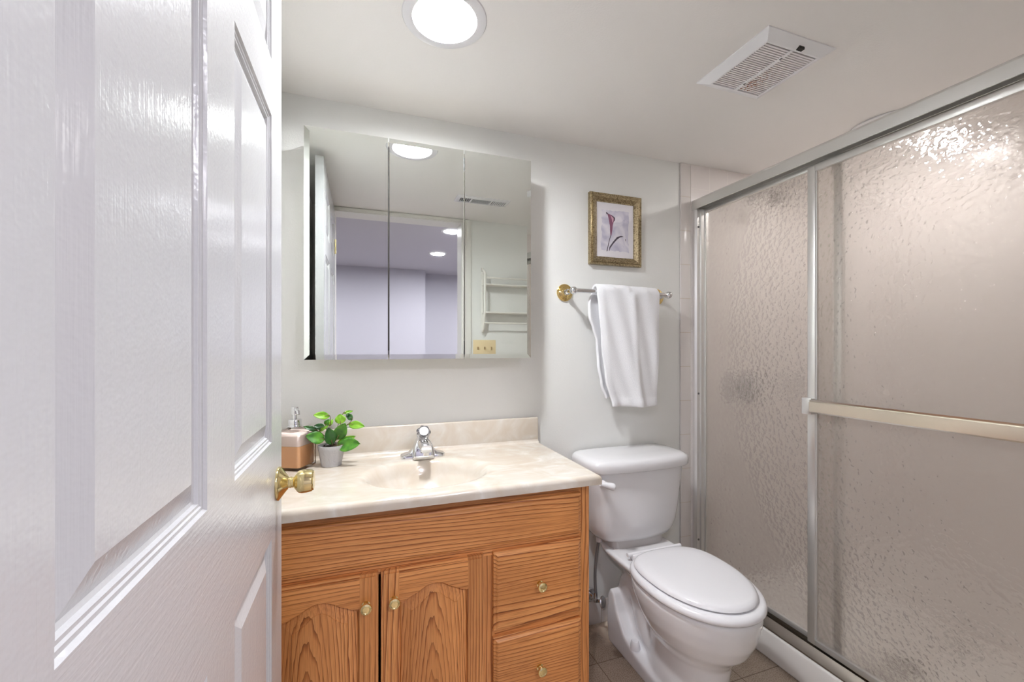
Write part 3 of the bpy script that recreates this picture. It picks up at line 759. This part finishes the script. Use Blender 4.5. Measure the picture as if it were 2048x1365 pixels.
leaves = [((755, 270), (580, 235), 84, -.01, -.03, 1), ((900, 250), (1015, 232), 34, .01, .03, 1), ((875, 378), (872, 252), 112, -.005, .0, 1),
          ((1005, 348), (930, 258), 64, .02, .03, 2), ((965, 385), (1168, 410), 92, .0, -.015, 1), ((830, 575), (945, 360), 132, -.015, -.030, 0),
          ((835, 636), (1122, 604), 150, -.02, -.045, 0), ((832, 618), (1062, 530), 70, -.01, -.02, 1), ((792, 630), (752, 402), 122, -.02, -.035, 2),
          ((702, 560), (498, 482), 128, -.015, -.035, 0), ((612, 458), (448, 385), 52, .0, -.01, 2), ((694, 432), (562, 385), 74, .005, .0, 2),
          ((690, 402), (732, 325), 68, .01, .015, 0), ((738, 402), (782, 318), 36, .0, .01, 1), ((615, 466), (728, 395), 36, .0, -.01, 1), ((800, 600), (850, 470), 60, .03, .04, 2)]
stems = B()
hub = org + Vector((0, 0, -.004))
for (b0, t0, wd, d0, d1, mi) in leaves:
    P0, P1 = zp(*b0, d0), zp(*t0, d1); ax = P1 - P0; Ln = ax.length; ax.normalize()
    side = ax.cross(Vector((.25, -1, .45))).normalized(); nrm = side.cross(ax).normalized()
    wm = wd * .000262 / 2 * 1.22
    bm = B(); rows = []
    nl = 12
    for i in range(nl + 1):
        t_ = i / nl; ww = wm * (math.sin(PI * t_ ** .85) ** .75) if 0 < t_ < 1 else .0004
        row = []
        for j in range(-3, 4):
            s = j / 3
            row.append(P0 + ax * Ln * t_ + side * ww * s + nrm * (-.10 * wm * (1 - abs(s)) * 3 + .0015 * math.sin(t_ * 9 + j) * abs(s) - .012 * (t_ - .5) ** 2))
        rows.append([tuple(q) for q in row])
    loft(bm, rows, False, False, closed=False)
    o = obj('leaf', bm, LEAF[mi], pl, smooth=80)
    so = o.modifiers.new('thickness', 'SOLIDIFY'); so.thickness = .0006
    mid = (hub + P0) / 2 + Vector((0, 0, .008)) if (P0 - hub).length > .03 else (hub + P0) / 2
    tube(stems, bez([hub, mid, P0, P0 + ax * Ln * .3], 5), [.0011] * 16, 6)
obj('stem', stems, STEMM, pl, smooth=60)

# ------------------------------------------------------------------ mirror cabinet
mc = thing('medicine_cabinet', 'mirror fronted medicine cabinet with three doors on the wall above the sink', 'mirror cabinet', (.22, D, 1.18))
bm = B(); bx(bm, -.172, .612, 1.542, D - .001, 1.186, 1.940, .001); obj('case', bm, mat('cabinet_enamel', (206, 200, 188), .5), mc)
MZ0, MZ1 = 1.180, 1.949
xsplit = [(-.180, .0845, True, False), (.0885, .353, False, False), (.356, .620, False, True)]
for a, b_, l, r in xsplit:
    bm = B(); bv = .017; dp = .0022; yb, yf = 1.5395, 1.5300
    e0, e1 = (bv if l else .0008), (bv if r else .0008)
    loft(bm, [[(a, yb, MZ0), (b_, yb, MZ0), (b_, yb, MZ1), (a, yb, MZ1)], [(a, yf + dp, MZ0), (b_, yf + dp, MZ0), (b_, yf + dp, MZ1), (a, yf + dp, MZ1)],
              [(a + e0, yf, MZ0 + bv), (b_ - e1, yf, MZ0 + bv), (b_ - e1, yf, MZ1 - bv), (a + e0, yf, MZ1 - bv)]], True, True)
    obj('mirror_door', bm, MIRROR, mc, smooth=0)
bm = B(); bx(bm, .0850, .0880, 1.5345, 1.5418, MZ0 + .03, MZ1 - .03); obj('gap_shade', bm, DARK, mc, label='dark strip painted as shade in the gap between the first two mirror doors')  # dark bar added where the door gap is only in shade
for x in (.0865, .3545):
    for z in (1.22, 1.9):
        bm = B(); bx(bm, x - .0012, x + .0012, 1.5405, 1.5425, z - .025, z + .025); obj('hinge', bm, DARKALU, mc)

# ------------------------------------------------------------------ framed print
pf = thing('framed_print', 'framed watercolour print of a purple calla lily above the towel bar', 'picture', (1.07, D, 1.745))
fx0, fx1, fz0, fz1 = .937, 1.203, 1.587, 1.904
bm = B()
def q(e, y): return [(fx0 + e, y, fz0 + e), (fx1 - e, y, fz0 + e), (fx1 - e, y, fz1 - e), (fx0 + e, y, fz1 - e)]
loft(bm, [q(0, D - .001), q(0, D - .018), q(.002, D - .021), q(.011, D - .019), q(.012, D - .0225), q(.020, D - .023), q(.026, D - .018), q(.034, D - .012), q(.0365, D - .012), q(.038, D - .008)], True, False)
obj('frame', bm, FRAMEM, pf, smooth=16)
bm = B(); bx(bm, fx0 + .03, fx1 - .03, D - .009, D - .006, fz0 + .03, fz1 - .03); obj('paper', bm, mat('print_paper', (228, 224, 228), .6), pf, label='white paper of the print')
# image printed on the sheet: pixel frame of the crop 1160-1300 x 370-550 mapped to the sheet
def ip(u, v):   # u: 245..810  v: 250(top)..1110(bottom) with slant
    uu = (u - 245) / 570; top_ = 245 + uu * 60; bot = 1095 + uu * 30
    return (fx0 + .038 + uu * (fx1 - fx0 - .076), fz1 - .038 - (v - top_) / (bot - top_) * (fz1 - fz0 - .076))
def flat(bm, pts, lay):
    bm.faces.new([bm.verts.new((x, D - .0091 - lay * .00012, z)) for x, z in [ip(*p) for p in pts]])
bm = B(); ed = []
for (ax_, ay_), (bx_, by_) in zip([(325, 370), (740, 400), (745, 1030), (310, 990)], [(740, 400), (745, 1030), (310, 990), (325, 370)]):
    for k in range(16): ed.append((ax_ + (bx_ - ax_) * k / 16 + random.uniform(-9, 9), ay_ + (by_ - ay_) * k / 16 + random.uniform(-9, 9)))
flat(bm, ed, 0)
m, nt, b = new_mat('print_wash'); geo = N(nt, 'ShaderNodeNewGeometry'); nz = N(nt, 'ShaderNodeTexNoise'); nz.inputs['Scale'].default_value = 14; nz.inputs['Distortion'].default_value = 1.5
nt.links.new(geo.outputs['Position'], nz.inputs['Vector']); r = ramp(nt, [(.35, lin((190, 186, 204))), (.65, lin((224, 220, 228)))]); nt.links.new(nz.outputs['Fac'], r.inputs[0]); nt.links.new(r.outputs[0], b.inputs['Base Color']); b.inputs['Roughness'].default_value = .6
obj('printed_wash', bm, m, pf, smooth=0, label='pale lavender painted wash')
bm = B(); flat(bm, [(402, 425), (470, 450), (520, 485), (528, 520), (505, 560), (490, 620), (485, 690), (470, 770), (455, 770), (450, 700), (448, 620), (430, 520), (415, 455)], 1); obj('printed_bloom', bm, mat('print_plum', (138, 88, 112), .6), pf, smooth=0, label='plum coloured painted lily bloom')
bm = B(); flat(bm, [(455, 455), (505, 500), (500, 545), (485, 570), (478, 520)], 2); obj('printed_throat', bm, mat('print_pink', (206, 160, 178), .6), pf, smooth=0)
PDS = mat('print_dark_stem', (84, 76, 88), .6)
for nm, pp, ly in (('printed_tip', [(386, 408), (402, 410), (430, 440), (410, 438), (392, 436)], 2), ('printed_stem', [(456, 765), (468, 765), (440, 860), (408, 1018), (394, 1018), (425, 880)], 1),
                   ('printed_leaf', [(432, 1015), (440, 950), (500, 860), (560, 790), (620, 772), (665, 785), (610, 795), (560, 830), (500, 900), (455, 965), (440, 1010)], 1),
                   ('printed_petal_edge', [(460, 452), (500, 470), (528, 500), (522, 540), (500, 558), (515, 520), (500, 488)], 3), ('printed_bud', [(685, 815), (698, 830), (692, 862), (688, 840)], 1)):
    bm = B(); flat(bm, pp, ly); obj(nm, bm, PDS, pf, smooth=0)

# ------------------------------------------------------------------ towel bar and towel
BZ, BYY = 1.457, 1.563
tb = thing('towel_bar', 'chrome and brass towel bar on the wall under the picture', 'towel bar', (1.06, D, BZ))
for x in (.822, 1.300):
    bm = B(); lathe(bm, [(.0, 0), (.037, 0), (.037, .004), (.034, .007), (.030, .0075), (.0295, .010), (.024, .013), (.0225, .0125), (.018, .015), (.012, .016), (.0, .016)], (x, D, BZ), 'y', 40, -1)
    obj('rosette', bm, BRASS, tb, label='round stepped brass rosette')
    bm = B(); lathe(bm, [(.0, .014), (.011, .014), (.012, .018), (.009, .023), (.012, .028), (.0125, .033), (.008, .038), (.007, .058), (.009, .066), (.0, .068)], (x, D, BZ), 'y', 32, -1)
    bmesh.ops.create_uvsphere(bm, u_segments=28, v_segments=16, radius=.0165, matrix=Matrix.Translation((x, BYY, BZ)))
    obj('post', bm, CHROME, tb)
bm = B(); tube(bm, [(.822, BYY, BZ), (1.300, BYY, BZ)], .0088, 20); obj('rod', bm, CHROME, tb)
bm = B()
rad = .024
path = []
for k in range(40): path.append((BYY - rad, .966 + (BZ - .966) * k / 40, 0, k / 40))
for k in range(13): a = PI - PI * k / 12; path.append((BYY + rad * math.cos(a) * 1.0, BZ + rad * math.sin(a) * 1.15, 1, k / 12))
for k in range(1, 34): path.append((BYY + rad, BZ - (BZ - 1.0) * k / 33, 2, k / 33))
def interp(v, tab):
    for (a, x), (b_, y) in zip(tab, tab[1:]):
        if a <= v <= b_: s = (v - a) / (b_ - a); s = s * s * (3 - 2 * s); return x + (y - x) * s
    return tab[0][1] if v < tab[0][0] else tab[-1][1]
rows = []; NU = 54
for (y, z, ph, s) in path:
    if ph == 2:
        xl = interp(z, [(1.0, .985), (1.06, .962), (1.15, .948), (1.25, .940), (1.30, .922), (1.35, .902), (1.41, .900), (1.457, .918)]); xr = interp(z, [(1.0, 1.205), (1.457, 1.225)])
    else:
        xl = interp(z, [(.966, .993), (1.1, .963), (1.25, .945), (1.38, .932), (1.457, .925), (1.5, .93)]); xr = interp(z, [(.966, 1.226), (1.2, 1.231), (1.457, 1.236), (1.5, 1.228)])
    row = []
    amp = {0: 1 - s * .75, 1: .15, 2: .5 * s}[ph]
    for j in range(NU + 1):
        u = j / NU; x = xl + (xr - xl) * u
        fold = -.010 * math.sin(u * 9.5 + z * 2.2 + .6) * amp - .006 * math.exp(-((u - .53 - (1.4 - z) * .1) / .05) ** 2) * (-1 if ph else 1)
        rip = .0025 * math.sin(u * 23 + z * 17)
        edge = .010 * (math.exp(-(u / .05) ** 2) + math.exp(-((1 - u) / .05) ** 2))
        yy = y + (fold + rip + (edge if ph != 2 else -edge * .6))
        zz = z
        if ph == 0 and s < .12: yy -= .0035 * (1 if s < .065 else 0)
        if ph == 0: zz += (.004 * math.sin(u * 5 + 1)) * (1 - s)
        if ph == 2: zz += .01 * math.sin(u * 6) * s
        if ph == 2: yy = min(yy, D - .016)
        if ph == 1: zz += -.006 * u
        row.append((x, yy, zz))
    rows.append(row)
loft(bm, rows, False, False, closed=False)
tw = obj('towel', bm, TOWEL, smooth=80, loc=(1.08, BYY, BZ)); tag(tw, 'thick white terry towel draped over the chrome bar', 'towel')
so = tw.modifiers.new('thickness', 'SOLIDIFY'); so.thickness = .013; so.offset = 0
bv = tw.modifiers.new('soft', 'SUBSURF'); bv.levels = 1; bv.render_levels = 1

# ------------------------------------------------------------------ toilet
TX = 1.085
toi = thing('toilet', 'white two piece toilet with closed elongated lid beside the vanity', 'toilet', (TX, 1.3, 0))
def egg(z, yc, hw, hf, hr, ef=2.0, er=2.4, n=56):
    pts = []
    for k in range(n):
        a = 2 * PI * k / n; c, s = math.cos(a), math.sin(a)
        e = ef if s < 0 else er; hl = hf if s < 0 else hr
        pts.append((TX + hw * math.copysign(abs(c) ** (2 / e), c), yc + hl * math.copysign(abs(s) ** (2 / e), s), z))
    return pts
bm = B()
# bowl and front pedestal
loft(bm, [egg(.0, 1.19, .115, .155, .20), egg(.02, 1.19, .113, .152, .20), egg(.05, 1.19, .104, .142, .19), egg(.13, 1.185, .097, .134, .18), egg(.19, 1.18, .102, .140, .18),
          egg(.225, 1.18, .122, .165, .17), egg(.255, 1.185, .147, .200, .17), egg(.30, 1.19, .167, .228, .17), egg(.345, 1.195, .179, .245, .19), egg(.378, 1.195, .183, .250, .20), egg(.390, 1.195, .180, .247, .20), egg(.393, 1.195, .17, .24, .20)])
# deck under the tank
def rect(z, x, y0, y1, e=4.0, n=40):
    pts = []
    for k in range(n):
        a = 2 * PI * k / n; c, s = math.cos(a), math.sin(a)
        pts.append((TX + x * math.copysign(abs(c) ** (2 / e), c), (y0 + y1) / 2 + (y1 - y0) / 2 * math.copysign(abs(s) ** (2 / e), s), z))
    return pts
loft(bm, [rect(.33, .10, 1.30, 1.56), rect(.36, .130, 1.26, 1.59), rect(.385, .150, 1.24, 1.605), rect(.398, .152, 1.24, 1.607), rect(.401, .148, 1.245, 1.602)])
# trapway core and S tube
loft(bm, [rect(.0, .085, 1.2, 1.53), rect(.06, .070, 1.22, 1.51), rect(.2, .060, 1.25, 1.50), rect(.345, .075, 1.25, 1.55)])
tube(bm, bez([(TX, 1.22, .14), (TX, 1.30, .10), (TX, 1.37, .13), (TX, 1.41, .22), (TX, 1.45, .25), (TX, 1.50, .20), (TX, 1.50, .03)], 6), .078, 24)
# side skirts that sweep down to the bolt caps
for sg in (-1, 1):
    poly = [(1.535, .0), (1.545, .08), (1.54, .19), (1.52, .225), (1.495, .215), (1.47, .15), (1.42, .085), (1.35, .06), (1.27, .05), (1.16, .05), (1.12, 0)]
    prism(bm, poly, 'x', TX + sg * .06, TX + sg * .118)
bowl = obj('bowl', bm, PORC, toi, smooth=180)
rm = bowl.modifiers.new('merge', 'REMESH'); rm.mode = 'VOXEL'; rm.voxel_size = .0055; rm.use_smooth_shade = True
sm = bowl.modifiers.new('smooth', 'SMOOTH'); sm.iterations = 9; sm.factor = .6
for sg in (-1, 1):
    bm = B(); lathe(bm, [(.019, -.010), (.018, .0), (.017, .006), (.0145, .018), (.012, .021), (.0, .022)], (TX + sg * .098, 1.375, .075), n=28); obj('bolt_cap', bm, PLASTIC, toi)
# tank
def tank(z, hw, yf, yb=D - .012, bow=.03, n=24):
    pts = []
    r = .045
    # front bowed edge left->right, then back
    fr = []
    for k in range(n + 1):
        u = -1 + 2 * k / n; x = hw * u
        e = max(0, abs(u) - .80) / .20
        y = yf + bow * u * u + r * (1 - math.sqrt(max(0, 1 - e * e)))
        fr.append((TX + x, y, z))
    pts = fr + [(TX + hw, yb - .02, z), (TX + hw - .012, yb, z), (TX - hw + .012, yb, z), (TX - hw, yb - .02, z)]
    return pts
bm = B()
loft(bm, [tank(.428, .150, 1.475), tank(.434, .168, 1.462), tank(.455, .186, 1.452), tank(.49, .199, 1.446), tank(.56, .210, 1.441), tank(.66, .220, 1.436), tank(.722, .226, 1.434)])
obj('tank', bm, PORC, toi, smooth=50)
bm = B()
loft(bm, [tank(.722, .232, 1.428), tank(.723, .240, 1.420), tank(.730, .244, 1.416), tank(.752, .245, 1.415), tank(.764, .241, 1.419), tank(.771, .230, 1.430), tank(.775, .21, 1.450), tank(.777, .15, 1.49)])
obj('tank_lid', bm, PORC, toi, smooth=60)
bm = B(); loft(bm, [rect(.398, .128, 1.47, 1.60), rect(.432, .128, 1.47, 1.60)]); obj('gasket', bm, mat('tank_foot', (190, 186, 184), .4), toi)
# flush lever on the left of the tank front
bm = B(); tube(bm, bez([(TX - .196, 1.47, .690), (TX - .196, 1.425, .690)], 4), .011, 16)
tube(bm, bez([(TX - .222, 1.424, .694), (TX - .200, 1.418, .690), (TX - .178, 1.411, .684), (TX - .166, 1.409, .681)], 6), [.009, .009, .009, .0095, .010, .0105, .011, .0115, .012, .0128, .0135, .014, .0142, .0144, .0142, .0138, .013, .0115, .009], 16)
obj('flush_lever', bm, PLASTIC, toi)
# seat and lid
def ringseat(outer, z0, z1, rnd):
    return outer
bm = B()
so_ = dict(yc=1.185, ef=2.05, er=2.5)
def SE(z, e): return egg(z, 1.185, .188 - e, .247 - e, .205 - e, 2.05, 2.6)
loft(bm, [SE(.397, .012), SE(.398, .004), SE(.404, 0), SE(.412, .001), SE(.419, .006), SE(.4215, .014), SE(.4215, .06)], True, True)
obj('seat', bm, PLASTIC, toi, smooth=60)
bm = B()
def LE(z, e): return egg(z, 1.195, .169 - e, .232 - e, .172 - e, 2.05, 3.0)
loft(bm, [LE(.4235, .010), LE(.4250, .003), LE(.428, 0), LE(.434, .002), LE(.440, .009), LE(.4425, .018), LE(.4435, .05), LE(.444, .10)])
obj('lid', bm, PLASTIC, toi, smooth=60)
bm = B()
for sg in (-1, 1):
    bx(bm, TX + sg * .085 - .022, TX + sg * .085 + .022, 1.372, 1.398, .400, .424, .005)
tube(bm, [(TX - .125, 1.386, .422), (TX + .125, 1.386, .422)], .008, 14)
obj('seat_hinge', bm, PLASTIC, toi)
# supply valve
sv = thing('supply_valve', 'chrome toilet water supply stop valve with oval handle behind the vanity side', 'valve', (.945, D - .01, .14))
bm = B(); tube(bm, bez([(.945, 1.595, .155), (.943, 1.597, .25), (.948, 1.59, .35), (.955, 1.575, .43)], 6), .0065, 12); obj('hose', bm, HOSE, sv)
bm = B(); lathe(bm, [(.0, .395), (.014, .395), (.014, .418), (.011, .428), (.0, .428)], (.952, 1.578, 0), n=16); obj('coupling_nut', bm, PLASTIC, sv)
bm = B(); tube(bm, [(.945, D - .006, .14), (.945, 1.58, .14)], .008, 14); tube(bm, [(.945, 1.597, .128), (.945, 1.597, .168)], .0095, 14)
lathe(bm, [(.0, 0), (.026, 0), (.024, .006), (.01, .008), (.0, .008)], (.945, D - .009, .14), 'y', 24, -1); obj('valve_body', bm, CHROME, sv)
bm = B(); lathe(bm, [(.0, .0), (.006, 0), (.006, .012), (.019, .014), (.021, .018), (.018, .022), (.006, .020), (.0, .023)], (0, 0, 0), 'z', 28)
for v in bm.verts: v.co.y *= 1.3
bmesh.ops.transform(bm, matrix=Matrix.Translation((.952, 1.580, .138)) @ Matrix.Rotation(R(28), 4, 'Z') @ Matrix.Rotation(R(82), 4, 'X'), verts=bm.verts)
obj('valve_handle', bm, CHROME, sv)

# ------------------------------------------------------------------ shower
t = thing('shower_pan', 'white acrylic shower base with a low curb along the floor', 'shower base', (1.9, .9, 0))
bm = B(); bx(bm, 1.495, 1.590, YF + .001, D - .010, .0, .116, .012, 3); bx(bm, 1.58, XR - .001, YF + .01, D - .010, .0, .052)
obj('base', bm, ACRYL, t, smooth=40)
bm = B(); lathe(bm, [(.0, .001), (.045, .001), (.052, .004), (.056, .002), (.057, 0)], (1.87, .98, .052), n=36); obj('drain', bm, mat('drain_metal', (120, 118, 116), .3, 1), t)
sd = thing('shower_door', 'aluminium framed sliding shower door of hammered glass with a towel bar', 'shower door', (1.53, .92, .116))
Y0s, Y1s = YF + .0005, D - .0095
bm = B()
prism(bm, [(1.500, 1.883), (1.500, 1.921), (1.504, 1.929), (1.510, 1.932), (1.580, 1.932), (1.584, 1.928), (1.584, 1.883), (1.581, 1.883), (1.581, 1.918), (1.543, 1.918), (1.543, 1.886), (1.541, 1.886), (1.541, 1.918), (1.5045, 1.918), (1.5045, 1.883)], 'y', Y0s, Y1s)
obj('header', bm, ALU, sd, smooth=25)
bm = B()
prism(bm, [(1.498, .1165), (1.498, .121), (1.518, .147), (1.521, .149), (1.523, .147), (1.523, .127), (1.541, .127), (1.541, .143), (1.544, .143), (1.544, .127), (1.568, .127), (1.568, .150), (1.572, .150), (1.574, .1165)], 'y', Y0s, Y1s)
obj('bottom_track', bm, mat('track_metal', (176, 168, 158), .3, 1), sd, smooth=20)
for ya, yb, sg in ((D - .0095, 1.609, -1), (YF + .0005, .228, 1)):
    bm = B()
    prism(bm, [(1.504, ya), (1.504, ya + sg * .012), (1.512, ya + sg * .020), (1.528, ya + sg * .020), (1.530, yb), (1.548, yb), (1.550, ya + sg * .018), (1.562, ya + sg * .018), (1.565, yb), (1.574, yb), (1.577, ya + sg * .012), (1.577, ya)], 'z', .149, 1.884)
    j = obj('wall_jamb', bm, ALU, sd, smooth=25)
    for z in (.30, 1.0, 1.80):
        bm = B(); lathe(bm, [(.0, 0), (.005, 0), (.005, .002), (.0, .003)], (1.520, ya + sg * .020, z), 'y', 14, sg); obj('screw', bm, DARKALU, j)
def panel(name, x, y0, y1, z0, z1, label, stiles):
    th = .010; fw_ = stiles
    bm = B()
    bx(bm, x - th, x + th, y0, y0 + fw_, z0, z1, .002); bx(bm, x - th, x + th, y1 - fw_, y1, z0, z1, .002)
    bx(bm, x - th, x + th, y0 + fw_, y1 - fw_, z1 - .024, z1, .002); bx(bm, x - th, x + th, y0 + fw_, y1 - fw_, z0, z0 + .020, .002)
    for ya, yb, za, zb in ((y0 + fw_, y0 + fw_ + .004, z0 + .02, z1 - .024), (y1 - fw_ - .004, y1 - fw_, z0 + .02, z1 - .024)): bx(bm, x - .005, x + .005, ya, yb, za, zb)
    f = obj(name, bm, ALU, sd, smooth=30, label=label)
    bm = B(); bx(bm, x - .0025, x + .0025, y0 + fw_ - .003, y1 - fw_ + .003, z0 + .012, z1 - .014)
    obj('glass', bm, HGLASS, f, smooth=0, label='hammered obscure glass')
    return f
outp = panel('outer_panel', 1.531, .235, 1.091, .157, 1.874, 'nearer sliding panel carrying the towel bar', .027)
inp = panel('inner_panel', 1.556, .990, 1.632, .152, 1.892, 'farther sliding panel next to the back wall', .024)
bm = B()
prism(bm, [(1.496, .990), (1.494, .994), (1.494, 1.028), (1.498, 1.0295), (1.496, 1.036), (1.504, 1.036), (1.505, .990)], 'y', .25, 1.066)
tb_ = obj('towel_bar', bm, mat('bar_metal', (228, 222, 212), .22, 1), outp, smooth=25)
bm = B(); bx(bm, 1.4985, 1.523, 1.062, 1.096, .982, 1.040, .002); bx(bm, 1.503, 1.523, .252, .275, .992, 1.034, .002); obj('bar_bracket', bm, ALU, outp)
bm = B(); bx(bm, 1.5675, 1.585, .985, 1.012, 1.000, 1.040, .002); obj('inner_bracket', bm, ALU, inp)
# valve and shower head on the back wall
va = thing('shower_valve', 'round chrome shower valve on the back wall behind the glass', 'shower valve', (1.862, D - .009, 1.02))
bm = B(); lathe(bm, [(.0, 0), (.082, 0), (.080, .006), (.045, .012), (.030, .014), (.028, .035), (.0, .036)], (1.862, D - .009, 1.02), 'y', 40, -1); obj('escutcheon', bm, mat('valve_chrome', (170, 174, 180), .12, 1), va)
bm = B(); lathe(bm, [(.0, .034), (.030, .034), (.034, .050), (.030, .070), (.0, .074)], (1.862, D - .009, 1.02), 'y', 32, -1); obj('handle', bm, CHROME, va)
sh = thing('shower_sprayer', 'dark chrome shower head on a bent arm high behind the glass', 'shower head', (1.868, D - .009, 1.95))
bm = B(); tube(bm, bez([(1.868, D - .009, 1.99), (1.868, 1.57, 1.995), (1.868, 1.51, 1.97)], 6), .009, 14); lathe(bm, [(.0, 0), (.03, 0), (.026, .008), (.012, .014), (.0, .014)], (1.868, D - .009, 1.99), 'y', 28, -1); obj('arm', bm, CHROME, sh)
bm = B(); lathe(bm, [(.0, 0), (.013, 0), (.016, .02), (.035, .045), (.040, .05), (.040, .062), (.0, .064)], (0, 0, 0), 'z', 32)
bmesh.ops.transform(bm, matrix=Matrix.Translation((1.868, 1.515, 1.975)) @ Matrix.Rotation(R(180 - 35), 4, 'X'), verts=bm.verts)
obj('spray_face', bm, mat('dark_chrome', (90, 88, 86), .2, 1), sh)

# ------------------------------------------------------------------ things on the front wall, seen in the mirror
rk = thing('towel_shelf', 'white tubular wall rack of shelves and towel bars, seen in the right mirror door', 'rack', (1.06, YF, 1.33))
XA, XB_ = .790, 1.330; yw, yo = YF + .016, YF + .080
for x in (XA, XB_):
    bm = B(); tube(bm, [(x, yw, 1.332), (x, yw, 1.775)], .0085, 12)
    tube(bm, bez([(x, yw, 1.755), (x, yw + .03, 1.752), (x, yo - .02, 1.745), (x, yo, 1.725), (x, yo, 1.68), (x, yo, 1.55), (x, yo, 1.47), (x, yo - .015, 1.435), (x, yw + .02, 1.345), (x, yw, 1.335)], 4), .0085, 12)
    for z in (1.36, 1.70): tube(bm, [(x, YF, z), (x, yw, z)], .006, 10)
    tube(bm, [(x, yw, 1.655), (x, yo, 1.655)], .0045, 8); tube(bm, [(x, yw, 1.462), (x, yo, 1.462)], .0045, 8)
    obj('side_frame', bm, RACKW, rk)
for z in (1.655, 1.462):
    bm = B()
    for k in range(7): tube(bm, [(XA, yw + (yo - yw) * k / 6, z), (XB_, yw + (yo - yw) * k / 6, z)], .003 if 0 < k < 6 else .0055, 8)
    obj('shelf', bm, RACKW, rk)
bm = B(); tube(bm, [(XA, yw + .05, 1.390), (XB_, yw + .05, 1.390)], .0055, 10); obj('rail', bm, RACKW, rk)
bm = B(); tube(bm, [(XA, yo, 1.700), (XB_, yo, 1.700)], .0055, 10); obj('rail', bm, RACKW, rk)
sp_ = thing('switch_plate', 'almond three gang light switch plate on the wall, seen low in the right mirror door', 'light switch', (.809, YF, 1.219))
bm = B(); bx(bm, .727, .891, YF, YF + .006, 1.164, 1.274, .003); obj('plate', bm, ALMOND, sp_)
for k in range(3):
    x = .809 + (k - 1) * .048
    bm = B(); bx(bm, x - .005, x + .005, YF + .003, YF + .013, 1.208, 1.226, .001); obj('toggle', bm, mat('toggle_brown', (176, 150, 112), .4), sp_)
